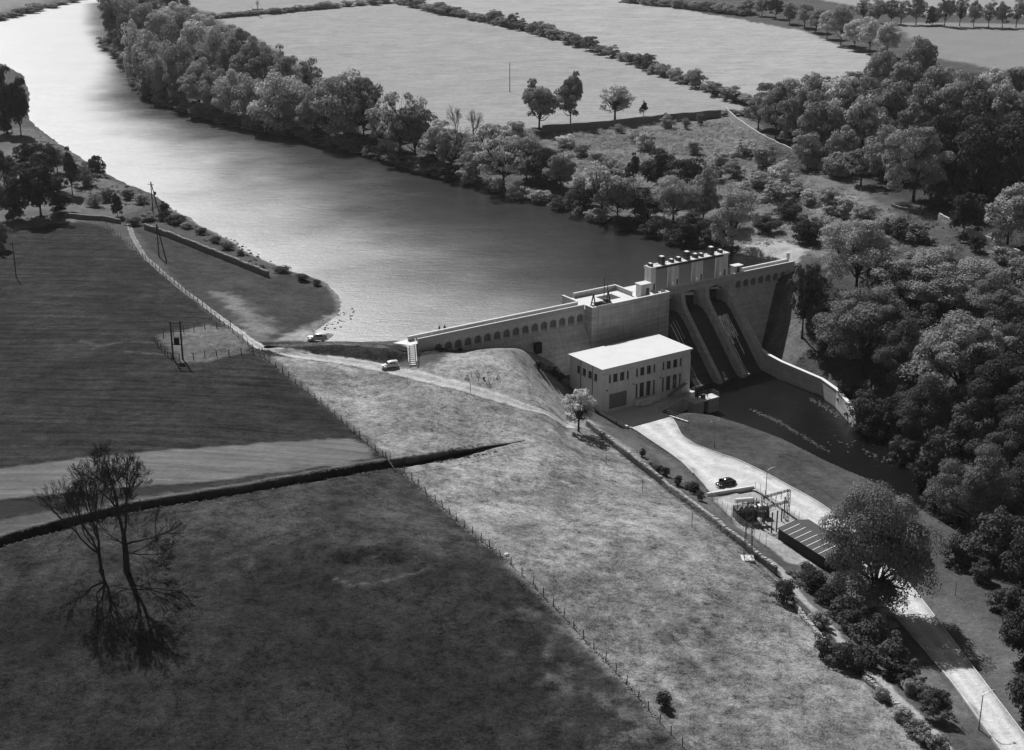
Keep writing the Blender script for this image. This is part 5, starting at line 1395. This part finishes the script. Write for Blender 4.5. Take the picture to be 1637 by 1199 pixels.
# ------------------------------------------------------------------ single trees that can be pointed at
def bare(x, base, top, seed, label, width=1.0, forks=1, depth=8, bark='bark', spread=.42, name='bare_tree'):
    p = G(x, base); s = px_per_m(p) * .9; h = (base - top) / s
    me = bare_mesh(seed, depth, spread, (2, 3), forks); zmax = max(v.co.z for v in me.vertices); k = h / zmax
    me.materials.append(M[bark]); o = thing(name, label, 'tree', p, 0)
    xr = max(v.co.x for v in me.vertices) - min(v.co.x for v in me.vertices)
    c = link('branches', me, o); o.scale = (k * width, k * width, k); return o
bare(203, 914, 722, 31, 'taller bare tree with stout trunk on the dark foreground field', .92, 1, 8, spread=.46)
bare(162, 914, 730, 12, 'slimmer forked bare tree left of the stout bare one', .74, 2, 8, spread=.46)
plant(925, 690, 612, 70, 'sparse', 'p', 'pale round tree standing alone at the end of the farm track', name='lone_tree')
plant(1397, 975, 754, 166, 'dense_fine', 'm', 'largest round tree, over the road beside the black shed', name='roadside_tree')
plant(862, 207, 130, 76, 'oval', 'm', 'wide dark tree against the far field, left of the tall one')
plant(912, 200, 117, 54, 'oval', 'm', 'tall narrow tree against the far field behind the garden wall')
plant(983, 194, 130, 70, 'sparse', 'p', 'open round tree with visible limbs at the high garden wall')
plant(1029, 185, 161, 18, 'cone', 'd', 'small dark conifer just beyond the high garden wall')
plant(1062, 1130, 1101, 30, 'bush', 'd', 'single small dark bush by the fence near the bottom edge', cat='bush')
plant(1170, 408, 302, 92, 'oval_fine', 'm', 'tall feathery tree behind the gate tower of the dam')
plant(1325, 336, 297, 54, 'round', 'm', 'round orchard tree casting a dark shadow on open grass')
plant(1460, 322, 200, 112, 'oval_fine', 'm', 'big broad tree at the near edge of the right-hand wood')
plant(1250, 292, 252, 44, 'bushy', 'w', 'blossoming pale bush in the orchard beside the garden wall', cat='bush')
for x, b_, t, seed, w in ((730, 238, 172, 41, 'left one of the pair above the reservoir bank'), (757, 244, 180, 42, 'right one of the pair above the reservoir bank')):
    bare(x, b_, t, seed, 'thin leafless tree, ' + w, .75, 1, 6, 'bark_lt', .45)
bare(413, 26, 0, 43, 'leafless tree beside the tiny white cottage', .8, 1, 5, 'bark')
bare(1400, 112, 92, 44, 'small twiggy tree on the far bright field', 1.2, 1, 5, 'bark_lt')

def row(lst, lab, group, cat='tree', jit=0, name=None, order='left'):
    """things of one row, labelled by their place counted from one end"""
    L = sorted(lst, key=lambda q: q[0])
    for i, q in enumerate(L): plant(q[0], q[1], q[2], q[3], q[4], q[5], lab.format(nth(i + 1)), group, cat, name)

# wood on the far bank of the reservoir
row([(186,78,2,42,'round','m'),(204,104,22,46,'round','m'),(222,130,32,52,'dense','p'),(242,152,50,62,'dense','m'),(264,160,58,62,'dense','m'),(292,168,66,62,'dense','m'),(320,182,96,60,'oval','m'),(346,188,104,56,'dense','m'),
     (372,196,112,60,'round','p'),(398,203,116,56,'dense','p'),(444,214,107,88,'dense','p'),(482,216,148,62,'dense','m'),(506,224,140,60,'oval','m'),(527,226,130,70,'sparse','m'),(552,226,111,88,'dense','p'),(582,232,122,64,'sparse','m')],
    '{} waterside tree from the left along the far reservoir bank', 'front row of the far bank wood')
row([(182,40,-14,42,'round','m'),(208,52,-8,50,'round','m'),(236,76,4,54,'round','m'),(262,92,18,60,'round','p'),(290,106,24,60,'round','m'),(317,118,32,58,'round','p'),(346,128,44,60,'dense','m'),(374,142,62,56,'round','m'),(402,156,62,60,'oval','m'),(432,160,76,66,'round','m'),(458,172,86,60,'round','m'),(496,178,88,58,'sparse','m'),(520,196,120,50,'round','m'),(582,180,118,46,'sparse','m')],
    '{} tree from the left in the middle row of the far bank wood', 'middle row of the far bank wood')
row([(225,30,-16,44,'round','m'),(252,46,-4,48,'round','m'),(278,60,4,50,'round','p'),(304,74,10,50,'round','m'),(330,88,20,50,'round','p'),(358,104,38,50,'round','m'),(384,118,46,48,'round','m'),(414,134,60,48,'round','p'),(445,150,76,46,'oval','m'),(270,24,-12,36,'oval','d'),(296,20,-8,26,'cone','m')],
    '{} tree from the left in the field-side row of the far bank wood', 'field row of the far bank wood')
row([(612,246,166,52,'sparse','m'),(640,256,144,86,'sparse','p'),(664,258,168,76,'round','m'),(702,268,190,62,'round','p'),(722,280,204,56,'sparse','m'),(762,290,222,60,'round','m'),(805,302,214,82,'sparse','p'),(842,288,214,66,'dense','m'),(872,296,232,64,'dense','d'),(896,306,244,50,'round','m'),(780,262,190,60,'sparse','p'),(822,250,188,58,'round','p')],
    '{} tree from the left on the bank between wood and orchard', 'trees on the mid bank')
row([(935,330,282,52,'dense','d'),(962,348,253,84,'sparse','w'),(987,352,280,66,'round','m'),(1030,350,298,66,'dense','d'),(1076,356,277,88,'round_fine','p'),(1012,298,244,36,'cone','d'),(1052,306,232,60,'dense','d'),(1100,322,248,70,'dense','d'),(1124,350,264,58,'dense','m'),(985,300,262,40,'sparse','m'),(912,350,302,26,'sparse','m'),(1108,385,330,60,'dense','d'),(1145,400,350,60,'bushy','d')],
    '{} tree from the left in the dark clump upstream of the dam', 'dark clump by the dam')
row([(618,244,204,46,'bushy','p'),(650,264,236,36,'bush','d'),(690,276,240,44,'bushy','d'),(720,288,256,44,'bush','d'),(750,294,262,40,'bushy','m'),(790,306,280,38,'bush','m'),(830,318,292,40,'bush','p'),(862,322,298,38,'bush','m'),(895,334,308,34,'bush','d'),(955,354,326,38,'bushy','p'),(1000,368,340,36,'bush','d'),(1040,380,344,40,'bush','d'),(1085,394,356,44,'bushy','d'),(590,238,208,40,'bush','d'),(560,234,204,36,'bush','d'),(510,226,200,34,'bush','d'),(470,218,196,32,'bush','d'),(425,210,190,34,'bush','d')],
    '{} waterside bush from the left below the far bank trees', 'waterside bushes', 'bush')
# orchard and rough ground
row([(1065,204,178,27,'bushy','m'),(1096,206,184,14,'bush','m'),(1120,200,176,14,'bush','m'),(990,212,196,20,'bush','m'),(1036,240,208,38,'bushy','p'),(1016,228,206,24,'bush','p'),(1150,264,234,34,'bushy','p'),(1190,250,218,44,'bushy','p'),(1222,266,226,44,'bushy','m'),(1172,282,252,36,'bushy','m'),(1110,246,222,26,'bush','m'),(1135,290,262,40,'bushy','d'),
     (1208,300,268,44,'bushy','m'),(1240,322,284,52,'bushy','m'),(1186,318,290,44,'bush','m'),(1270,312,282,38,'bushy','m'),(1296,326,298,36,'bush','p'),(930,250,226,30,'bush','m'),(955,262,240,28,'bush','m'),(905,235,212,34,'bushy','w'),(975,278,250,36,'bushy','m'),(1090,280,250,40,'bushy','m'),(1060,262,236,34,'bush','m'),(1350,346,312,44,'bushy','p'),(1385,358,322,44,'bushy','m'),(1415,372,336,40,'bushy','p'),(1260,350,318,50,'dense','d'),(1225,372,338,48,'dense','d'),(1290,388,340,56,'dense','d'),(1320,372,340,44,'bushy','m')],
    '{} bush from the left on the rough orchard ground', 'orchard bushes', 'bush')
row([(1440,380,346,40,'bushy','d'),(1470,386,350,44,'bushy','m'),(1410,398,368,34,'bush','m'),(1540,388,366,22,'cone','d'),(1560,402,372,30,'bush','d'),(1600,420,388,40,'bush','m'),(1350,400,362,46,'bushy','m')],
    '{} bush from the left near the lower garden wall', 'bushes by the lower garden wall', 'bush')
# right-hand wood
row([(1212,206,150,52,'round','m'),(1240,222,132,56,'round','m'),(1268,236,140,60,'oval','m'),(1310,258,152,78,'oval','m'),(1345,270,200,56,'round','m'),(1378,262,148,84,'round','m'),(1376,296,236,62,'sparse','m'),(1340,282,230,50,'bushy','m'),(1412,284,196,70,'dense','m'),(1520,300,170,90,'dense','d'),(1568,312,178,90,'dense','d'),(1620,318,180,96,'dense','d')],
    '{} tree from the left along the near edge of the right-hand wood', 'near edge of the right-hand wood')
row([(1225,190,128,54,'round','m'),(1262,196,122,60,'round','p'),(1300,200,116,62,'round','m'),(1340,206,118,66,'round','p'),(1385,210,120,66,'round','m'),(1428,222,128,70,'round','m'),(1470,232,130,72,'round','m'),(1514,236,130,74,'round','m'),(1556,240,128,74,'round','m'),(1600,244,130,76,'round','m'),(1640,246,134,70,'round','m')],
    '{} tree from the left in the middle of the right-hand wood', 'middle of the right-hand wood')
row([(1320,150,114,44,'bush','m'),(1358,166,110,56,'round','m'),(1404,160,76,52,'round','m'),(1442,172,98,56,'round','m'),(1466,144,58,58,'round','m'),(1498,176,104,54,'round','m'),(1538,184,112,56,'round','m'),(1580,184,108,58,'round','p'),(1624,184,106,60,'round','m')],
    '{} tree from the left in the back row of the right-hand wood', 'back row of the right-hand wood')
row([(1286,44,4,36,'round','m'),(1304,52,14,34,'round','m'),(1322,62,16,38,'round','p'),(1344,72,8,42,'round','m'),(1366,80,30,40,'round','p'),(1390,86,26,42,'round','p'),(1418,92,34,44,'round','p'),(1262,38,4,32,'round','m'),(1240,30,-4,30,'round','d'),(1218,26,-4,30,'round','m'),(1196,22,-2,26,'round','m')],
    '{} tree from the left in the belt between the far bright fields', 'belt between the far fields')
row([(1440,40,-4,36,'sparse','m'),(1464,40,-6,34,'round','m'),(1380,36,-4,34,'sparse','m'),(1402,38,-2,36,'round','m'),(1424,38,0,30,'round','m'),(1510,42,-4,30,'oval','m'),(1534,42,-6,28,'sparse','m'),(1556,42,0,28,'oval','m'),(1580,44,-2,28,'sparse','m'),(1602,44,2,28,'oval','m'),(1624,44,-4,30,'sparse','m'),(1646,46,0,30,'oval','m'),(1490,40,4,26,'bush','d')],
    '{} tree from the left along the top right field edge', 'top right field edge')
# hedges
def hedge(pts, n, hpx, wpx, lab, group):
    pts = np.array(pts, float); t = np.linspace(0, len(pts) - 1, n)
    for k, q in enumerate(t):
        i = min(int(q), len(pts) - 2); f = q - i; x, y = pts[i] * (1 - f) + pts[i + 1] * f
        sc = hpx[0] + (hpx[1] - hpx[0]) * k / n; w = wpx[0] + (wpx[1] - wpx[0]) * k / n
        big = VR.random() < .15
        plant(x + VR.uniform(-2, 2), y + VR.uniform(-.6, .6), y - sc * VR.uniform(.8, 1.15) * (1.35 if big else 1), w * VR.uniform(1.3, 1.7), 'bushy' if VR.random() < .6 else 'bush', 'h' if VR.random() < .7 else 'm', lab.format(nth(k + 1)), group, 'bush', 'hedge_bush')
hedge([(640,6),(700,20),(760,32),(830,46),(900,66),(1000,98),(1080,128),(1186,165)], 42, (13, 24), (16, 24), '{} bush from the left of the long hedge between the two far bright fields', 'long hedge')
hedge([(340,28),(400,24),(470,18),(540,12),(640,4)], 20, (9, 11), (17, 18), '{} bush from the left of the hedge along the top of the far field', 'top hedge')
hedge([(1000,4),(1060,10),(1120,16),(1190,24)], 12, (10, 20), (18, 22), '{} bush from the left of the hedge along the topmost bright field', 'topmost hedge')
hedge([(0,30),(30,25),(60,19),(100,8),(130,0)], 9, (14, 8), (22, 16), '{} bush from the left on the far shore at top left', 'far shore bushes')
plant(1178, 164, 145, 22, 'dense', 'd', 'dark round bush ending the long hedge at the field corner', cat='bush')
hedge([(1156,184),(1172,184),(1192,184)], 3, (10, 11), (16, 18), '{} clump from the left of the short dark hedge at the garden corner', 'corner hedge')
hedge([(176,76),(200,104),(222,134),(240,158),(300,184),(400,208),(470,219),(560,242),(640,266),(700,284)], 40, (24, 26), (22, 24), '{} shrub from the left at the foot of the far bank wood', 'shrubs under the far bank wood')
# left bank
row([(12,214,98,58,'dense','d'),(34,218,122,46,'round','d'),(8,300,240,50,'round','d'),(66,348,250,84,'oval','d'),(22,352,268,62,'dense','d'),(98,340,296,44,'dense','d'),(116,312,236,42,'cone','d'),(74,292,224,52,'round','d'),(92,276,232,40,'round','m'),(156,280,238,28,'bushy','d'),(188,347,304,28,'cone','d'),(2,400,346,34,'bushy','m'),(136,296,256,34,'bushy','m'),(44,262,218,36,'bushy','d')],
    '{} tree or tall bush from the left on the near shore at upper left', 'near shore trees')
row([(205,318,300,24,'bush','d'),(225,325,306,22,'bush','m'),(262,338,318,18,'bush','d'),(282,358,340,36,'bush','d'),(240,352,336,30,'bush','m'),(307,346,338,14,'bush','d'),(322,374,362,20,'bush','d'),(345,388,376,20,'bush','d'),(365,398,384,22,'bush','d'),(300,365,352,22,'bush','m'),(385,408,398,14,'bush','d'),(452,434,422,28,'bush','d'),(484,448,434,24,'bush','d'),(506,456,445,16,'bush','d'),(170,322,300,26,'bush','d'),(150,330,306,26,'bush','m'),(215,360,344,26,'bush','d'),(262,352,334,24,'bush','d')],
    '{} low bush from the left along the near reservoir shore', 'near shore bushes', 'bush')
# below the dam, far bank of the tail water
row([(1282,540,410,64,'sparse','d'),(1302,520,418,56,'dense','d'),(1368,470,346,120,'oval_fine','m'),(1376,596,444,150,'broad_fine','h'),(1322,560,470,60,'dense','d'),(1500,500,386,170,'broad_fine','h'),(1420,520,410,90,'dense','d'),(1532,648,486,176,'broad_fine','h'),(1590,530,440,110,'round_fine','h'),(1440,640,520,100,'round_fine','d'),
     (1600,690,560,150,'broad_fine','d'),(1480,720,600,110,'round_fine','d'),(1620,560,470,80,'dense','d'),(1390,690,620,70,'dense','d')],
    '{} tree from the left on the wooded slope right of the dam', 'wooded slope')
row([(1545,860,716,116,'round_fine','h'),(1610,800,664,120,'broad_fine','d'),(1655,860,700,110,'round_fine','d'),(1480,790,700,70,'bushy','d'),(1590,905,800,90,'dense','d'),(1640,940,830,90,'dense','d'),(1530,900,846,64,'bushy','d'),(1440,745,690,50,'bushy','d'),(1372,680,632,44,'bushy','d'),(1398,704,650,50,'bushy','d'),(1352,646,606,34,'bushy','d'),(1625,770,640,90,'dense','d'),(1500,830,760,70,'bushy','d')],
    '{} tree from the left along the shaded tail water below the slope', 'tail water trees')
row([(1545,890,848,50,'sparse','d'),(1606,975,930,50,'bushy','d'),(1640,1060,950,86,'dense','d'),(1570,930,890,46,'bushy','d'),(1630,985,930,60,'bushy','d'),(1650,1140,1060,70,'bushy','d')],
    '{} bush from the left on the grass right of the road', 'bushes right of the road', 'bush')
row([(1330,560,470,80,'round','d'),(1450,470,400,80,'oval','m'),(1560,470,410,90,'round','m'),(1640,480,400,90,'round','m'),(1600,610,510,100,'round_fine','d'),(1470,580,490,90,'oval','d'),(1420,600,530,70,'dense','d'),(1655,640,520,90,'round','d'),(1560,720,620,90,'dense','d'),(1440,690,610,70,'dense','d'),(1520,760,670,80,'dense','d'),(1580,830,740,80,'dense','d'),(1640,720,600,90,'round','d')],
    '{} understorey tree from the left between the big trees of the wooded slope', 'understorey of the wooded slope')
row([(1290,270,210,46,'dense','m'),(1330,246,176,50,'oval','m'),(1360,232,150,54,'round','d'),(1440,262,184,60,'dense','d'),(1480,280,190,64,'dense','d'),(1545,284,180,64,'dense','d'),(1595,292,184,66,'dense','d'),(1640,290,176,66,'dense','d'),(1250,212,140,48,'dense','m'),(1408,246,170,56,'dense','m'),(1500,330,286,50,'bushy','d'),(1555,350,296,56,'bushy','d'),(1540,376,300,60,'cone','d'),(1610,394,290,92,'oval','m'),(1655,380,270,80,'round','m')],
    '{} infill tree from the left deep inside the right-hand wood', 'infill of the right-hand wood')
# along the footpath and the boundary wall
row([(1253,962,916,38,'bush','d'),(1302,944,902,46,'bush','d'),(1325,966,926,40,'bush','d'),(1345,992,946,48,'bushy','d'),(1318,1050,1006,32,'bush','d'),(1345,1064,1016,44,'bush','d'),(1372,1076,1044,30,'bush','d'),(1392,1034,976,70,'bushy','d'),(1425,1070,1004,70,'bushy','d'),(1445,1092,1056,56,'bushy','d'),(1370,1010,962,60,'bushy','d'),(1400,1000,950,60,'bushy','m'),(1492,1146,1100,50,'round','d'),(1408,1118,1092,26,'bush','m'),(1455,1108,1080,30,'bush','m'),(1440,1150,1122,34,'bush','m'),(1465,1176,1142,38,'bush','m'),(1500,1205,1168,36,'bush','m'),(1478,1188,1160,30,'bush','m'),(1290,920,892,26,'bush','d'),(1312,1000,970,34,'bushy','m'),(1384,1062,1022,44,'bushy','d'),(1452,1164,1140,26,'bush','d'),(1490,1196,1172,28,'bush','d')],
    '{} bush from the left along the footpath below the shed', 'footpath bushes', 'bush')
row([(1027,730,714,12,'bush','d'),(1040,742,734,10,'bush','m'),(1052,754,740,16,'bush','d'),(1064,760,744,14,'bush','d'),(1083,776,757,16,'bush','d'),(1098,782,766,16,'bush','m'),(1110,790,766,24,'bush','d'),(1120,800,780,14,'bush','d')],
    '{} small bush from the left on the bank above the road', 'bank bushes', 'bush')
row([(862,590,572,16,'bush','d'),(874,596,577,18,'bush','d'),(886,602,584,18,'bush','d'),(896,608,592,18,'bush','d'),(905,616,602,16,'bush','m'),(735,562,554,10,'bush','d')],
    '{} dark shrub from the left where the knoll meets the dam wall', 'knoll shrubs', 'bush')

# ------------------------------------------------------------------ ground cover nobody could count
def scatter(polys, n, seed):
    rg = np.random.default_rng(seed); out = []
    for poly, z, share in polys:
        w = np.array(P(poly, z)); lo, hi = w.min(0), w.max(0); k = int(n * share); q = np.zeros((0, 2))
        while len(q) < k:
            c = rg.uniform(lo, hi, (k * 3, 2)); m_ = inside(c[:, 0], c[:, 1], [tuple(a) for a in w]); q = np.concatenate([q, c[m_]])
        out.append(q[:k])
    return np.concatenate(out), rg
def tz_many(q):
    i = np.clip(np.searchsorted(gx, q[:, 0]) - 1, 0, nx - 2); j = np.clip(np.searchsorted(gy, q[:, 1]) - 1, 0, ny - 2)
    a = (q[:, 0] - gx[i]) / (gx[i + 1] - gx[i]); b = (q[:, 1] - gy[j]) / (gy[j + 1] - gy[j])
    return (GZ0[j, i] * (1 - a) + GZ0[j, i + 1] * a) * (1 - b) + (GZ0[j + 1, i] * (1 - a) + GZ0[j + 1, i + 1] * a) * b
def scrub(name, polys, n, size, tone, label, seed, per=26):
    q, rg = scatter(polys, n, seed); keep = fbm(q[:, 0] / 7, q[:, 1] / 7, seed, 3) > .42; q = q[keep]
    s_ = rg.uniform(.4, 1.0, len(q)) ** 1.5 * size; c = np.concatenate([q, (tz_many(q) + s_ * .25)[:, None]], 1)
    me = leaf_mesh(name, c, np.stack([s_, s_, s_ * .7], 1), per, .16, rg, .4); me.materials.append(M[tone]); return tag(link(name, me), label, None, None, 'stuff')
scrub('scrub', [([(880,215),(1000,205),(1150,195),(1330,285),(1440,380),(1300,400),(1180,395),(1010,340),(900,300)], .3, 1.0)], 3600, 1.5, 'leaf_mid', 'rough scrub and bramble over the orchard ground', 3)
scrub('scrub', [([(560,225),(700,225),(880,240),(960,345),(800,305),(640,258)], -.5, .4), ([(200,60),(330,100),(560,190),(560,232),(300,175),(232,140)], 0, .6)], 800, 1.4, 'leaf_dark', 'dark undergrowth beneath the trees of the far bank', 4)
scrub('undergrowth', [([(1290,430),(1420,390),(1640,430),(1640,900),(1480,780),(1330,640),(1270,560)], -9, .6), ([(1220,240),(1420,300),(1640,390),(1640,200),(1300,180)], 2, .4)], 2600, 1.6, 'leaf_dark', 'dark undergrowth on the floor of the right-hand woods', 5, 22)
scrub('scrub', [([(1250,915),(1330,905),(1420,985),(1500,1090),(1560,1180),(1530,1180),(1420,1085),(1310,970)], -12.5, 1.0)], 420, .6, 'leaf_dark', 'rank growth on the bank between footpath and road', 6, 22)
scrub('scrub', [([(60,215),(140,262),(240,315),(330,372),(430,428),(520,455),(420,430),(300,378),(190,330),(60,300)], -1, 1.0)], 520, .7, 'leaf_dark', 'low scrub along the near reservoir shore', 7, 18)

def fringe(name, pts, offs, n, size, tone, label, seed, per=12):
    rg = np.random.default_rng(seed); pts = np.array([p[:2] for p in pts], float); seg = np.hypot(*np.diff(pts, axis=0).T); cum = np.concatenate([[0], np.cumsum(seg)])
    s0 = rg.uniform(0, cum[-1], n); x = np.interp(s0, cum, pts[:, 0]); y = np.interp(s0, cum, pts[:, 1]); i = np.clip(np.searchsorted(cum, s0) - 1, 0, len(seg) - 1)
    d = np.diff(pts, axis=0)[i] / seg[i][:, None]; o_ = rg.choice(offs, n) + rg.normal(0, .16, n); q = np.stack([x - d[:, 1] * o_, y + d[:, 0] * o_], 1)
    keep = fbm(q[:, 0] / 4, q[:, 1] / 4, seed, 2) > .38; q = q[keep]; s_ = rg.uniform(.4, 1, len(q)) * size
    me = leaf_mesh(name, np.concatenate([q, (tz_many(q) + s_ * .15)[:, None]], 1), np.stack([s_ * 1.3, s_ * 1.3, s_ * .6], 1), per, .11, rg, .6); me.materials.append(M[tone]); return tag(link(name, me), label, None, None, 'stuff')
fringe('rank_grass', DITCH[1:-1], [-1.75, 1.75], 650, .36, 'hedge', 'rank grass hanging over the edges of the ditch', 31)
fringe('rank_grass', Gp([(645,757),(700,806),(765,862),(830,915),(900,985),(975,1065),(1050,1150)]), [0.0, .25], 420, .3, 'leaf_mid', 'rank grass along the foot of the field fence', 32)
fringe('rank_grass', Gp([(172,362),(262,440),(405,559),(520,651),(626,741)]), [0.0], 420, .3, 'hedge', 'rank grass along the foot of the long fence', 33)
fringe('rank_grass', Gp([(938,681),(1000,730),(1060,776),(1160,854),(1240,918)]), [-.7, .7], 420, .4, 'hedge', 'rank grass against the long boundary wall', 34)
fringe('rank_grass', Rg[4:, -1, :2], [-.5, .5], 300, .3, 'hedge', 'grass creeping over the river-side kerb of the road', 35)
fringe('rank_grass', np.concatenate([Rg[2:30, 0, :2]]), [-.4, .5], 160, .3, 'hedge', 'grass creeping over the bank-side kerb of the road', 36)

# ------------------------------------------------------------------ haze of the far distance
hz = MB().box(-1750, 1750, -650, 3150, -26, 104)
hm_, hnt, hN, hL = nodes_of('thin_haze')
ho = hN.new('ShaderNodeOutputMaterial'); hv = hN.new('ShaderNodeVolumePrincipled')
hv.inputs['Color'].default_value = (.95, .95, .95, 1); hv.inputs['Density'].default_value = .00004; hv.inputs['Anisotropy'].default_value = .35
hL.new(hv.outputs[0], ho.inputs['Volume'])
tag(hz.build('haze', hm_), 'thin pale haze over the whole valley', None, None, 'stuff')
